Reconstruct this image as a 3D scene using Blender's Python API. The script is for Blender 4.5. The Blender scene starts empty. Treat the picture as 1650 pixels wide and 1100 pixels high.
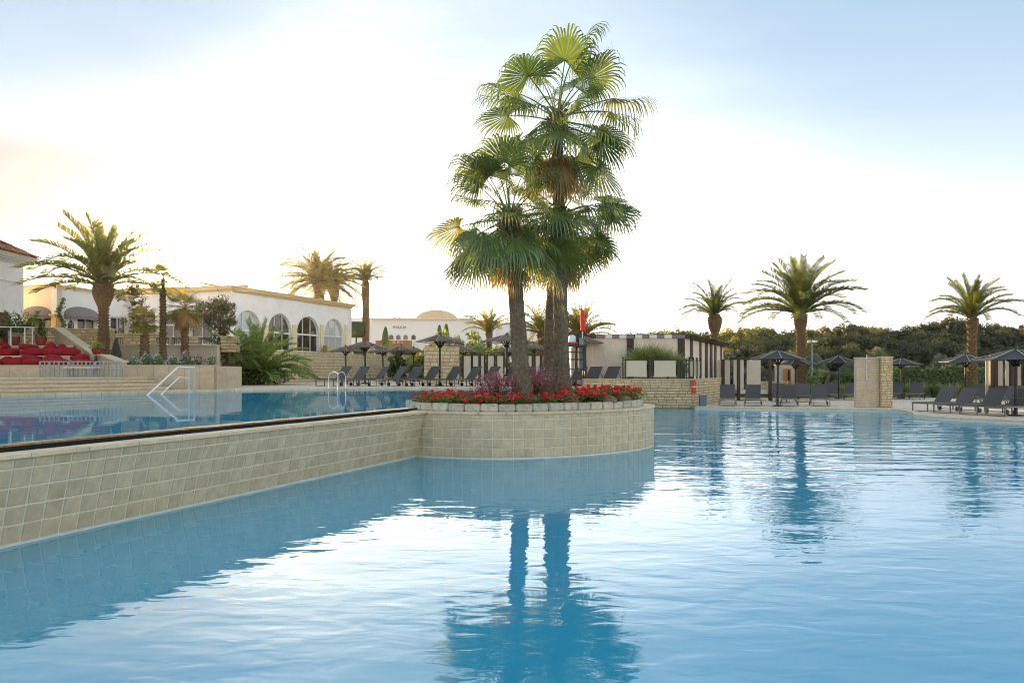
import bpy, bmesh, math, random
import numpy as np
from mathutils import Vector, Matrix
PI = math.pi
R = math.radians
scene = bpy.context.scene
COL = scene.collection

# ------------------------------------------------------------------ camera
F, HZ, EYE = 1250.0, 600.0, 1.6
cam_d = bpy.data.cameras.new('camera')
cam = bpy.data.objects.new('camera', cam_d)
COL.objects.link(cam)
cam.location = (0, 0, EYE)
cam.rotation_euler = (R(90), 0, 0)
cam_d.sensor_width = 36
cam_d.lens = F / 1650 * 36
cam_d.shift_y = 50 / 1650
cam_d.clip_start = 0.05
cam_d.clip_end = 3000
scene.camera = cam

# ------------------------------------------------------------------ world
SUN_EL, SUN_AZ = R(6.6), R(-24.2)      # azimuth from +Y, negative = to the left
world = bpy.data.worlds.new('World')
scene.world = world
world.use_nodes = True
wn, wl = world.node_tree.nodes, world.node_tree.links
wn.clear()
wout = wn.new('ShaderNodeOutputWorld')
wbg = wn.new('ShaderNodeBackground')
wl.new(wbg.outputs[0], wout.inputs[0])
sky = wn.new('ShaderNodeTexSky')
sky.sky_type = 'NISHITA'
sky.sun_disc = False
sky.sun_elevation = SUN_EL
sky.sun_rotation = SUN_AZ
sky.altitude = 0
sky.air_density = 1.0
sky.dust_density = 1.5
sky.ozone_density = 1.5
wbg.inputs[1].default_value = 0.12
tc = wn.new('ShaderNodeTexCoord')
sep = wn.new('ShaderNodeSeparateXYZ')
wl.new(tc.outputs['Generated'], sep.inputs[0])

def wmath(op, a, b=None, c=None, clamp=False):
    n = wn.new('ShaderNodeMath'); n.operation = op; n.use_clamp = clamp
    for i, v in enumerate((a, b, c)):
        if v is None: continue
        if isinstance(v, (int, float)): n.inputs[i].default_value = v
        else: wl.new(v, n.inputs[i])
    return n.outputs[0]

def wmix(fac, a, b):
    n = wn.new('ShaderNodeMix'); n.data_type = 'RGBA'
    if isinstance(fac, (int, float)): n.inputs[0].default_value = fac
    else: wl.new(fac, n.inputs[0])
    for i, v in ((6, a), (7, b)):
        if isinstance(v, tuple): n.inputs[i].default_value = v
        else: wl.new(v, n.inputs[i])
    return n.outputs[2]

def wsmooth(v, a, b):
    n = wn.new('ShaderNodeMapRange'); n.interpolation_type = 'SMOOTHSTEP'
    wl.new(v, n.inputs[0]); n.inputs[1].default_value = a; n.inputs[2].default_value = b
    return n.outputs[0]

sdir = Vector((math.sin(SUN_AZ) * math.cos(SUN_EL), math.cos(SUN_AZ) * math.cos(SUN_EL), math.sin(SUN_EL)))
dot = wn.new('ShaderNodeVectorMath'); dot.operation = 'DOT_PRODUCT'
wl.new(tc.outputs['Generated'], dot.inputs[0]); dot.inputs[1].default_value = sdir
cosang = dot.outputs['Value']
# thin high veil of cloud: bright and white low down, thinner towards the zenith
vmap = wn.new('ShaderNodeMapping'); vmap.inputs['Scale'].default_value = (1.2, 1.2, 5.0)
wl.new(tc.outputs['Generated'], vmap.inputs[0])
vn = wn.new('ShaderNodeTexNoise'); vn.inputs['Scale'].default_value = 1.7; vn.inputs['Detail'].default_value = 5
vn.inputs['Roughness'].default_value = 0.5
wl.new(vmap.outputs[0], vn.inputs['Vector'])
el = sep.outputs[2]
t_up = wmath('ADD', wsmooth(el, 0.07, 0.41), wmath('MULTIPLY', wmath('SUBTRACT', vn.outputs[0], 0.5), 0.45), clamp=True)
near = wsmooth(cosang, 0.80, 1.0)
side = wsmooth(cosang, 0.2, 0.93)
low = wmix(side, (6.6, 6.0, 5.1, 1), (8.6, 8.4, 8.1, 1))
low = wmix(near, low, (11.0, 10.2, 8.6, 1))
gain = wn.new('ShaderNodeVectorMath'); gain.operation = 'MULTIPLY'
wl.new(sky.outputs[0], gain.inputs[0]); gain.inputs[1].default_value = (1.0, 1.0, 1.05)
top = wmix(0.84, gain.outputs[0], wmix(side, (1.45, 1.9, 2.35, 1), (1.85, 2.2, 2.5, 1)))
c1 = wmix(t_up, low, top)
# two bluer patches near the upper corners: sky blue plus imitated lens vignetting
for gd, gc, amt in ((Vector((-900, 1250, 660)).normalized(), .925, .8), (Vector((950, 1250, 760)).normalized(), .86, .8)):
    dn = wn.new('ShaderNodeVectorMath'); dn.operation = 'DOT_PRODUCT'
    wl.new(tc.outputs['Generated'], dn.inputs[0]); dn.inputs[1].default_value = gd
    c1 = wmix(wmath('MULTIPLY', wsmooth(dn.outputs['Value'], gc, .995), amt), c1, (1.1, 1.6, 2.15, 1))
# soft grey cloud banks low on both sides
bmap = wn.new('ShaderNodeMapping'); bmap.inputs['Scale'].default_value = (1.6, 1.6, 9.0)
bmap.inputs['Location'].default_value = (3.1, 0.4, 0.2)
wl.new(tc.outputs['Generated'], bmap.inputs[0])
bn = wn.new('ShaderNodeTexNoise'); bn.inputs['Scale'].default_value = 1.6; bn.inputs['Detail'].default_value = 5
wl.new(bmap.outputs[0], bn.inputs['Vector'])
c2 = c1
for bd, lo, hi, wd in ((-.58, .13, .26, .30), (.60, .05, .14, .34)):
    wob = wmath('ADD', el, wmath('MULTIPLY', wmath('SUBTRACT', bn.outputs[0], .5), .10))
    m_ = wmath('MULTIPLY', wsmooth(wob, lo - .02, lo + .03), wsmooth(wob, hi + .03, hi - .04))
    dx_ = wmath('ABSOLUTE', wmath('SUBTRACT', sep.outputs[0], bd))
    m_ = wmath('MULTIPLY', m_, wsmooth(dx_, wd, wd * .35))
    m_ = wmath('MULTIPLY', m_, wsmooth(sep.outputs[1], 0.0, .3))
    c2 = wmix(wmath('MULTIPLY', m_, .97 if bd < 0 else .62), c2, (1.85, 1.83, 1.83, 1))
# aureole round the sun
aur = wmath('POWER', wmath('MAXIMUM', cosang, 0.0), 900.0)
aur2 = wmath('POWER', wmath('MAXIMUM', cosang, 0.0), 120.0)
add = wn.new('ShaderNodeVectorMath'); add.operation = 'MULTIPLY_ADD'
cmb = wn.new('ShaderNodeCombineXYZ')
for i in range(3): wl.new(aur, cmb.inputs[i])
wl.new(cmb.outputs[0], add.inputs[0]); add.inputs[1].default_value = (60, 45, 22); wl.new(c2, add.inputs[2])
add2 = wn.new('ShaderNodeVectorMath'); add2.operation = 'MULTIPLY_ADD'
cmb2 = wn.new('ShaderNodeCombineXYZ')
for i in range(3): wl.new(aur2, cmb2.inputs[i])
wl.new(cmb2.outputs[0], add2.inputs[0]); add2.inputs[1].default_value = (1.5, 1.1, .6); wl.new(add.outputs[0], add2.inputs[2])
wl.new(add2.outputs[0], wbg.inputs[0])

# ------------------------------------------------------------------ sun
sd = bpy.data.lights.new('sun', 'SUN'); so = bpy.data.objects.new('sun', sd); COL.objects.link(so)
sd.energy = 4.0; sd.angle = R(0.6); sd.color = (1.0, 0.66, 0.30)
so.rotation_euler = (-sdir).to_track_quat('-Z', 'Y').to_euler()

vs = scene.view_settings
vs.view_transform = 'Standard'; vs.look = 'None'; vs.gamma = 1; vs.use_curve_mapping = False
vs.exposure = 1.7
scene.cycles.max_bounces = 8
scene.cycles.transparent_max_bounces = 12
scene.cycles.diffuse_bounces = 3
scene.cycles.glossy_bounces = 3
scene.cycles.caustics_reflective = False
scene.cycles.sample_clamp_indirect = 6
scene.cycles.use_denoising = True
scene.cycles.pixel_filter_type = 'BLACKMAN_HARRIS'; scene.cycles.filter_width = 1.1

# ------------------------------------------------------------------ helpers
def X(px, d): return (px - 825) / F * d
def Z(py, d): return EYE + (HZ - py) * d / F
def D(py, z): return F * (EYE - z) / (py - HZ)

def props(o, label=None, cat=None, group=None, kind=None):
    if label: o['label'] = label
    if cat: o['category'] = cat
    if group: o['group'] = group
    if kind: o['kind'] = kind
    return o

def T(name, label, cat, loc=(0, 0, 0), rz=0, group=None):
    o = bpy.data.objects.new(name, None); COL.objects.link(o)
    o.location = loc; o.rotation_euler = (0, 0, rz); o.empty_display_size = 0.2
    return props(o, label, cat, group)

def link(name, me, parent=None):
    o = bpy.data.objects.new(name, me); COL.objects.link(o)
    if parent: o.parent = parent
    return o

def copy_tree(o, parent=None):
    c = o.copy(); COL.objects.link(c)
    if parent: c.parent = parent
    for ch in list(o.children): copy_tree(ch, c)
    return c

class MB:
    def __init__(s): s.v = []; s.f = []
    def add(s, vs_, fs):
        n = len(s.v); s.v.extend([tuple(p) for p in vs_]); s.f.extend([tuple(i + n for i in f) for f in fs]); return s
    def box(s, c, size, rz=0, tilt=None):
        hx, hy, hz = size[0] / 2, size[1] / 2, size[2] / 2
        m = Matrix.Rotation(rz, 3, 'Z')
        if tilt is not None: m = m @ tilt
        p = [Vector(c) + m @ Vector((a * hx, b * hy, e * hz)) for e in (-1, 1) for a, b in ((-1, -1), (1, -1), (1, 1), (-1, 1))]
        return s.add(p, [(3, 2, 1, 0), (4, 5, 6, 7), (0, 1, 5, 4), (1, 2, 6, 5), (2, 3, 7, 6), (3, 0, 4, 7)])
    def beam(s, a, b, w, h=None, up=(0, 0, 1)):
        h = h or w
        a, b = Vector(a), Vector(b); t = (b - a).normalized(); up = Vector(up)
        if abs(t.dot(up)) > .98: up = Vector((0, 1, 0))
        sx = t.cross(up).normalized() * w / 2; sz = sx.cross(t).normalized() * h / 2
        p = [e + x * sx + y * sz for e in (a, b) for x, y in ((-1, -1), (1, -1), (1, 1), (-1, 1))]
        return s.add(p, [(3, 2, 1, 0), (4, 5, 6, 7), (0, 1, 5, 4), (1, 2, 6, 5), (2, 3, 7, 6), (3, 0, 4, 7)])
    def tube(s, pts, rad, n=8, cap=True):
        pts = [Vector(p) for p in pts]
        if isinstance(rad, (int, float)): rad = [rad] * len(pts)
        vv = []
        ref = None
        for i, p in enumerate(pts):
            t = (pts[min(i + 1, len(pts) - 1)] - pts[max(i - 1, 0)]).normalized()
            if ref is None:
                ref = Vector((1, 0, 0)) if abs(t.x) < .9 else Vector((0, 1, 0))
            u = (ref - t * ref.dot(t)).normalized(); w = t.cross(u); ref = u
            for k in range(n):
                a = 2 * PI * k / n
                vv.append(p + (u * math.cos(a) + w * math.sin(a)) * rad[i])
        fs = []
        for i in range(len(pts) - 1):
            for k in range(n):
                a, b = i * n + k, i * n + (k + 1) % n
                fs.append((a, b, b + n, a + n))
        if cap:
            fs.append(tuple(range(n - 1, -1, -1))); fs.append(tuple(range((len(pts) - 1) * n, len(pts) * n)))
        return s.add(vv, fs)
    def lathe(s, prof, c=(0, 0, 0), n=16):
        return s.tube([(c[0], c[1], c[2] + z) for r, z in prof], [max(r, .0005) for r, z in prof], n)
    def prism(s, poly, z0, z1, bottom=True):
        n = len(poly)
        ar = sum(poly[i][0] * poly[(i + 1) % n][1] - poly[(i + 1) % n][0] * poly[i][1] for i in range(n))
        if ar < 0: poly = poly[::-1]
        vv = [(x, y, z0) for x, y in poly] + [(x, y, z1) for x, y in poly]
        fs = [tuple(range(n, 2 * n))] + [(i, (i + 1) % n, n + (i + 1) % n, n + i) for i in range(n)]
        if bottom: fs.append(tuple(range(n - 1, -1, -1)))
        return s.add(vv, fs)
    def sphere(s, c, r, n=10, m=7, sc=(1, 1, 1), f=None):
        vv = [(0, 0, -1)]
        for i in range(1, m):
            a = -PI / 2 + PI * i / m
            for k in range(n):
                b = 2 * PI * k / n
                vv.append((math.cos(a) * math.cos(b), math.cos(a) * math.sin(b), math.sin(a)))
        vv.append((0, 0, 1))
        out = []
        for p in vv:
            q = f(p) if f else p
            out.append((c[0] + q[0] * r * sc[0], c[1] + q[1] * r * sc[1], c[2] + q[2] * r * sc[2]))
        fs = [(0, 1 + (k + 1) % n, 1 + k) for k in range(n)]
        for i in range(m - 2):
            for k in range(n):
                a, b = 1 + i * n + k, 1 + i * n + (k + 1) % n
                fs.append((a, b, b + n, a + n))
        l = len(vv) - 1
        fs += [(l, 1 + (m - 2) * n + k, 1 + (m - 2) * n + (k + 1) % n) for k in range(n)]
        return s.add(out, fs)
    def mesh(s, name, m, smooth=False):
        me = bpy.data.meshes.new(name)
        me.from_pydata(s.v, [], s.f); me.update()
        if m: me.materials.append(m)
        if smooth:
            me.polygons.foreach_set('use_smooth', [True] * len(me.polygons))
            try: me.set_sharp_from_angle(angle=R(40))
            except Exception: pass
        return me
    def build(s, name, m, parent=None, smooth=False, **kw):
        o = link(name, s.mesh(name, m, smooth), parent)
        return props(o, **kw) if kw else o

# ------------------------------------------------------------------ materials
def nt(name):
    m = bpy.data.materials.new(name); m.use_nodes = True
    n = m.node_tree.nodes; n.clear()
    return m, n, m.node_tree.links

def M(name, col, rough=.6, var=.15, scale=6, rnd=0, bump=0, bscale=40, metal=0, spec=.4, stain=None, stain_amt=.5, sscale=.8, em=None, streak=0):
    m, n, l = nt(name)
    out = n.new('ShaderNodeOutputMaterial'); b = n.new('ShaderNodeBsdfPrincipled')
    l.new(b.outputs[0], out.inputs[0])
    b.inputs['Roughness'].default_value = rough; b.inputs['Metallic'].default_value = metal
    b.inputs['Specular IOR Level'].default_value = spec
    t = n.new('ShaderNodeTexCoord'); no = n.new('ShaderNodeTexNoise')
    no.inputs['Scale'].default_value = scale; no.inputs['Detail'].default_value = 6; no.inputs['Roughness'].default_value = .62
    g = n.new('ShaderNodeNewGeometry')
    l.new(g.outputs['Position'], no.inputs['Vector'])
    mr = n.new('ShaderNodeMapRange'); mr.inputs[1].default_value = .3; mr.inputs[2].default_value = .7
    mr.inputs[3].default_value = 1 - var; mr.inputs[4].default_value = 1 + var
    l.new(no.outputs[0], mr.inputs[0])
    fac = mr.outputs[0]
    if rnd:
        oi = n.new('ShaderNodeObjectInfo'); r2 = n.new('ShaderNodeMapRange')
        r2.inputs[3].default_value = 1 - rnd; r2.inputs[4].default_value = 1 + rnd
        l.new(oi.outputs['Random'], r2.inputs[0])
        mu = n.new('ShaderNodeMath'); mu.operation = 'MULTIPLY'; l.new(fac, mu.inputs[0]); l.new(r2.outputs[0], mu.inputs[1]); fac = mu.outputs[0]
    vm = n.new('ShaderNodeVectorMath'); vm.operation = 'SCALE'; vm.inputs[0].default_value = col[:3]
    l.new(fac, vm.inputs['Scale'])
    c = vm.outputs[0]
    if stain:
        s = n.new('ShaderNodeTexNoise'); s.inputs['Scale'].default_value = sscale; s.inputs['Detail'].default_value = 8; s.inputs['Roughness'].default_value = .7
        if streak:
            mp = n.new('ShaderNodeMapping'); mp.inputs['Scale'].default_value = (streak, streak, 1)
            l.new(g.outputs['Position'], mp.inputs[0]); l.new(mp.outputs[0], s.inputs['Vector'])
        else: l.new(g.outputs['Position'], s.inputs['Vector'])
        sr = n.new('ShaderNodeMapRange'); sr.inputs[1].default_value = .48; sr.inputs[2].default_value = .68; sr.inputs[4].default_value = stain_amt
        l.new(s.outputs[0], sr.inputs[0])
        mx = n.new('ShaderNodeMix'); mx.data_type = 'RGBA'; l.new(sr.outputs[0], mx.inputs[0]); l.new(c, mx.inputs[6])
        mx.inputs[7].default_value = (*stain, 1); c = mx.outputs[2]
    l.new(c, b.inputs['Base Color'])
    if bump:
        bn_ = n.new('ShaderNodeTexNoise'); bn_.inputs['Scale'].default_value = bscale; bn_.inputs['Detail'].default_value = 4
        l.new(g.outputs['Position'], bn_.inputs['Vector'])
        bp = n.new('ShaderNodeBump'); bp.inputs['Strength'].default_value = 1; bp.inputs['Distance'].default_value = bump
        l.new(bn_.outputs[0], bp.inputs['Height']); l.new(bp.outputs[0], b.inputs['Normal'])
    return m

def LEAF(name, col, trans=(.25, .3, .05), var=.3, scale=1.5, rough=.45, tf=.4, rnd=.15, gl=.06):
    m, n, l = nt(name)
    out = n.new('ShaderNodeOutputMaterial')
    d = n.new('ShaderNodeBsdfDiffuse'); t = n.new('ShaderNodeBsdfTranslucent'); gloss = n.new('ShaderNodeBsdfGlossy')
    gloss.inputs['Roughness'].default_value = rough
    g = n.new('ShaderNodeNewGeometry'); no = n.new('ShaderNodeTexNoise'); no.inputs['Scale'].default_value = scale; no.inputs['Detail'].default_value = 5
    l.new(g.outputs['Position'], no.inputs['Vector'])
    mr = n.new('ShaderNodeMapRange'); mr.inputs[1].default_value = .3; mr.inputs[2].default_value = .7; mr.inputs[3].default_value = 1 - var; mr.inputs[4].default_value = 1 + var
    l.new(no.outputs[0], mr.inputs[0])
    oi = n.new('ShaderNodeObjectInfo'); r2 = n.new('ShaderNodeMapRange'); r2.inputs[3].default_value = 1 - rnd; r2.inputs[4].default_value = 1 + rnd
    l.new(oi.outputs['Random'], r2.inputs[0])
    ri = n.new('ShaderNodeMapRange'); ri.inputs[3].default_value = .75; ri.inputs[4].default_value = 1.25
    l.new(g.outputs['Random Per Island'], ri.inputs[0])
    mu = n.new('ShaderNodeMath'); mu.operation = 'MULTIPLY'; l.new(mr.outputs[0], mu.inputs[0]); l.new(r2.outputs[0], mu.inputs[1])
    mu2 = n.new('ShaderNodeMath'); mu2.operation = 'MULTIPLY'; l.new(mu.outputs[0], mu2.inputs[0]); l.new(ri.outputs[0], mu2.inputs[1])
    for node, c in ((d, col), (t, trans)):
        vm = n.new('ShaderNodeVectorMath'); vm.operation = 'SCALE'; vm.inputs[0].default_value = c; l.new(mu2.outputs[0], vm.inputs['Scale'])
        l.new(vm.outputs[0], node.inputs['Color'])
    m1 = n.new('ShaderNodeMixShader'); m1.inputs[0].default_value = tf; l.new(d.outputs[0], m1.inputs[1]); l.new(t.outputs[0], m1.inputs[2])
    m2 = n.new('ShaderNodeMixShader'); m2.inputs[0].default_value = gl; l.new(m1.outputs[0], m2.inputs[1]); l.new(gloss.outputs[0], m2.inputs[2])
    l.new(m2.outputs[0], out.inputs[0])
    return m

def water_mat(name, tint, body, big, ripple, xr=None, f0=.30, spread=1.0):
    """clear water: mirror-like reflection over a tinted see-through body"""
    m, n, l = nt(name)
    out = n.new('ShaderNodeOutputMaterial')
    tr = n.new('ShaderNodeBsdfTransparent'); tr.inputs[0].default_value = (*tint, 1)
    gl = n.new('ShaderNodeBsdfGlossy'); gl.inputs['Roughness'].default_value = .012; gl.inputs['Color'].default_value = (.93, .97, 1, 1)
    mx = n.new('ShaderNodeMixShader')
    g = n.new('ShaderNodeNewGeometry')
    def noise(sc, detail, rough=.5, rot=0, st=(1, 1, 1), dist=0):
        mp = n.new('ShaderNodeMapping'); mp.inputs['Rotation'].default_value = (0, 0, rot); mp.inputs['Scale'].default_value = st
        l.new(g.outputs['Position'], mp.inputs[0])
        o = n.new('ShaderNodeTexNoise'); o.inputs['Scale'].default_value = sc; o.inputs['Detail'].default_value = detail; o.inputs['Roughness'].default_value = rough
        o.inputs['Distortion'].default_value = dist
        l.new(mp.outputs[0], o.inputs['Vector']); return o.outputs[0]
    def mth(op, a, b=None, clamp=False):
        o = n.new('ShaderNodeMath'); o.operation = op; o.use_clamp = clamp
        for i, v in enumerate((a, b)):
            if v is None: continue
            if isinstance(v, (int, float)): o.inputs[i].default_value = v
            else: l.new(v, o.inputs[i])
        return o.outputs[0]
    h1 = mth('MULTIPLY', noise(.9, 2, .4, .5, (.7, 1.2, 1)), big)
    h2 = mth('MULTIPLY', noise(3.6, 2, .45, .2, (.75, 1.3, 1), .4), ripple)
    h = mth('ADD', h1, h2)
    if xr:
        sp = n.new('ShaderNodeSeparateXYZ'); l.new(g.outputs['Position'], sp.inputs[0])
        # breeze-ruffled patch out in the open part of the pool
        q = mth('ADD', sp.outputs[1], mth('MULTIPLY', noise(.18, 2), 8.0))
        a = n.new('ShaderNodeMapRange'); a.interpolation_type = 'SMOOTHSTEP'; a.inputs[1].default_value = 9; a.inputs[2].default_value = 19
        l.new(q, a.inputs[0])
        b2 = n.new('ShaderNodeMapRange'); b2.interpolation_type = 'SMOOTHSTEP'; b2.inputs[1].default_value = 1.5; b2.inputs[2].default_value = 4.5
        l.new(sp.outputs[0], b2.inputs[0])
        patch = mth('MULTIPLY', a.outputs[0], b2.outputs[0])
        rp = mth('MULTIPLY', noise(1.05, 3, .5, .1, (.6, 1.45, 1), .5), mth('MULTIPLY', patch, xr))
        h = mth('ADD', h, rp)
    bp = n.new('ShaderNodeBump'); bp.inputs['Distance'].default_value = 1; bp.inputs['Strength'].default_value = 1
    l.new(h, bp.inputs['Height']); l.new(bp.outputs[0], gl.inputs['Normal'])
    lw = n.new('ShaderNodeLayerWeight'); lw.inputs['Blend'].default_value = .5
    l.new(bp.outputs[0], lw.inputs['Normal'])
    pw = mth('POWER', lw.outputs['Facing'], 8.0)
    mr = n.new('ShaderNodeMapRange'); mr.inputs[3].default_value = f0; mr.inputs[4].default_value = spread
    l.new(pw, mr.inputs[0])
    l.new(mr.outputs[0], mx.inputs[0])
    df = n.new('ShaderNodeBsdfDiffuse'); df.inputs[0].default_value = (*body, 1); mb_ = n.new('ShaderNodeMixShader'); mb_.inputs[0].default_value = .64
    l.new(tr.outputs[0], mb_.inputs[1]); l.new(df.outputs[0], mb_.inputs[2]); l.new(mb_.outputs[0], mx.inputs[1]); l.new(gl.outputs[0], mx.inputs[2]); l.new(mx.outputs[0], out.inputs[0])
    return m

MT = {}
MT['tile'] = M('limestone_tile', (.55, .465, .31), .55, .16, 9, rnd=.08, bump=.003, bscale=60, stain=(.34, .27, .16), stain_amt=.4, sscale=5)
MT['grout'] = M('pale_grout', (.70, .70, .56), .8, .12, 5)
MT['coping'] = M('cream_coping', (.66, .55, .37), .6, .14, 8, rnd=.07, bump=.003, stain=(.38, .30, .18), stain_amt=.5, sscale=3)
MT['ring'] = M('grey_kerb_stone', (.46, .44, .37), .7, .22, 12, rnd=.16, bump=.01, bscale=25, stain=(.20, .18, .13), stain_amt=.6, sscale=4)
MT['weir'] = M('wet_brown_stone', (.25, .16, .07), .3, .35, 10, bump=.01, bscale=20)
MT['black'] = M('gutter_shade_black', (.01, .01, .01), .8, .1)  # black put in for the shade inside the gutter slot
MT['deck'] = M('sandy_paving', (.72, .57, .43), .75, .14, 3, rnd=.06, stain=(.42, .33, .24), stain_amt=.5, sscale=.9)
MT['deckj'] = M('paving_joint', (.46, .37, .27), .85, .12, 3)
MT['poolblue'] = M('pool_paint', (.10, .52, .74), .6, .05, 1.5, stain=(.09, .47, .70), stain_amt=.5, sscale=.35)
MT['poolrim'] = M('waterline_deposit', (.66, .70, .66), .6, .08)
MT['pooldeep'] = M('upper_pool_paint', (.05, .32, .56), .6, .06, 1)
MT['crack'] = M('floor_crack', (.02, .08, .12), .8)
MT['green'] = M('drain_green', (.04, .07, .02), .8)
MT['grass'] = M('lawn', (.07, .11, .025), .9, .35, 4, bump=.03, bscale=20)
MT['ground'] = M('dry_ground', (.22, .18, .11), .9, .25, .3)
MT['soil'] = M('planter_soil', (.07, .05, .03), .9, .3, 12, bump=.02)
MT['brick'] = M('honey_limestone_brick', (.60, .49, .30), .8, .2, 7, rnd=.13, bump=.01, bscale=22, stain=(.34, .25, .11), stain_amt=.55, sscale=2.2)
MT['mortar'] = M('tan_mortar', (.36, .28, .17), .9, .15, 8)  # mortar's own tan, darker than the bricks
MT['trav'] = M('travertine_slab', (.52, .43, .31), .6, .12, 6, rnd=.09, stain=(.34, .25, .14), stain_amt=.6, sscale=1.4, streak=.35, bump=.003)
MT['render'] = M('white_render', (.88, .86, .82), .8, .04, 2, stain=(.62, .58, .52), stain_amt=.3, sscale=1.1)
MT['cream'] = M('cream_render', (.70, .60, .48), .8, .05, 2)
MT['yellow'] = M('yellow_cornice', (.66, .46, .17), .7, .08, 5)
MT['palepier'] = M('pale_yellow_pier', (.78, .64, .38), .7, .06, 4)
MT['pinkstucco'] = M('pink_stucco', (.48, .37, .27), .8, .1, 7)
MT['rooftile'] = M('terracotta_roof_tile', (.30, .11, .05), .75, .35, 9)
MT['frame'] = M('white_frame', (.72, .72, .70), .4, .04)
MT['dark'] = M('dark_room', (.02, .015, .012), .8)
MT['awning'] = M('grey_awning', (.22, .19, .19), .8, .06)
MT['wood'] = M('dark_stained_timber', (.045, .026, .016), .6, .3, 9, rnd=.2, bump=.004)
MT['slat'] = M('weathered_brown_slat', (.17, .13, .10), .6, .4, 6, bump=.004)
MT['blackslat'] = M('black_parasol_slat', (.018, .018, .023), .5, .25, 6)
MT['ribl'] = M('pale_rib_edge', (.34, .30, .26), .5, .2, 6)
MT['blackmetal'] = M('black_metal', (.014, .014, .015), .4, .1)
MT['sling'] = M('charcoal_sling', (.085, .082, .080), .75, .08, 30)
MT['alu'] = M('grey_aluminium', (.16, .16, .155), .35, .1, metal=.6)
MT['chrome'] = M('polished_steel', (.75, .75, .75), .15, .02, metal=1)
MT['whitepaint'] = M('white_painted_rail', (.82, .81, .77), .35, .03)
MT['greyrail'] = M('blue_grey_painted_metal', (.26, .30, .31), .45, .08)
MT['red'] = M('red_cushion_fabric', (.28, .004, .01), .85, .12, 8, rnd=.12)
MT['redpot'] = M('glazed_red_pot', (.22, .03, .025), .3, .2, 8)
MT['redfab'] = M('bright_red_cloth', (.75, .02, .02), .7, .06)
MT['fabric'] = M('sand_canvas', (.72, .61, .50), .8, .06, 3, stain=(.44, .36, .28), stain_amt=.4, sscale=1.2)
MT['checkw'] = M('white_check', (.72, .72, .68), .7, .05)
MT['fabric2'] = M('beige_screen', (.58, .51, .40), .8, .06, 3)
MT['door'] = M('orange_door', (.40, .17, .05), .5, .15, 5)
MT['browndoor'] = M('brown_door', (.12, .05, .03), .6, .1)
MT['dome'] = M('sand_dome', (.72, .50, .28), .8, .06, 2)
MT['farwhite'] = M('far_white_render', (.82, .81, .77), .8, .02, .4)
MT['adobe'] = M('brown_low_wall', (.36, .19, .08), .8, .15, 1)
MT['conc'] = M('pale_concrete', (.48, .44, .35), .8, .12, 3, stain=(.34, .3, .22), stain_amt=.4)
MT['orange'] = M('life_ring_orange', (.55, .06, .02), .5, .05)
MT['blue'] = M('blue_grey_box', (.10, .15, .19), .6, .1)
MT['pink'] = M('pink_vinyl', (.55, .06, .16), .35, .04)
MT['mint'] = M('pale_mint_plastic', (.62, .75, .70), .4, .04)
MT['bed'] = M('white_mattress', (.66, .62, .56), .8, .04)
MT['palmtrunk'] = M('grey_palm_bark', (.17, .14, .10), .9, .45, 14, bump=.03, bscale=30, stain=(.08, .065, .045), stain_amt=.6, sscale=4)
MT['datetrunk'] = M('brown_palm_stubs', (.20, .13, .07), .9, .4, 10, bump=.02)
MT['bark'] = M('tree_bark', (.09, .065, .04), .9, .3, 8, bump=.02)
MT['greenstem'] = M('green_palm_neck', (.10, .15, .07), .6, .2, 8)
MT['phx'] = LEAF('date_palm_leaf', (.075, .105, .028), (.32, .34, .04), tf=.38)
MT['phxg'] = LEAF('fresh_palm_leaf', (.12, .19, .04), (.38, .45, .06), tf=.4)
MT['phxw'] = LEAF('sunlit_date_palm_leaf', (.14, .13, .035), (.50, .40, .06), tf=.45)  # lit copy of the date palm leaf, warm sunlight put into its colour
MT['fan'] = LEAF('fan_palm_leaf', (.085, .15, .04), (.24, .33, .055), tf=.36, gl=.08)
MT['fany'] = LEAF('yellowing_fan_leaf', (.17, .17, .04), (.5, .45, .06), tf=.45, gl=.06)
MT['fang'] = LEAF('golden_fan_leaf', (.22, .20, .04), (.6, .48, .08), tf=.5)
MT['dead'] = LEAF('dry_palm_leaf', (.30, .20, .09), (.55, .36, .14), tf=.45, gl=.03)
MT['petiole'] = M('palm_petiole', (.16, .17, .05), .5, .2)
MT['belt'] = LEAF('far_tree_leaf', (.12, .15, .042), (.55, .46, .08), tf=.42, scale=.5, var=.4, rnd=.35)
MT['belt2'] = LEAF('far_tree_dark_leaf', (.05, .066, .026), (.26, .22, .05), tf=.3, scale=.5, var=.35, rnd=.3)
MT['shrub'] = LEAF('broad_shrub_leaf', (.20, .25, .07), (.5, .52, .1), tf=.4)
MT['hedge'] = LEAF('hedge_leaf', (.07, .12, .025), (.22, .3, .03), tf=.35)
MT['conif'] = LEAF('conifer_leaf', (.10, .085, .035), (.2, .13, .03), tf=.3)
MT['boug'] = LEAF('bougainvillea_leaf', (.10, .10, .04), (.25, .22, .05), tf=.35)
MT['pinkfl'] = LEAF('pink_petal', (.45, .10, .16), (.6, .15, .25), tf=.4)
MT['redfl'] = LEAF('red_petal', (.62, .02, .02), (.8, .05, .04), tf=.35)
MT['gerleaf'] = LEAF('geranium_leaf', (.10, .17, .035), (.25, .38, .05), tf=.35, scale=6)
MT['whitefl'] = LEAF('white_petal', (.7, .66, .6), (.7, .65, .6), tf=.4)
MT['mound'] = M('fallen_cushion_plant', (.20, .13, .09), .9, .3, 20, bump=.02)
MT['ghost'] = M('green_shrub_stem', (.06, .07, .03), .8, .2)
MT['sign'] = M('sign_letters', (.16, .15, .13), .6, .05)

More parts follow.
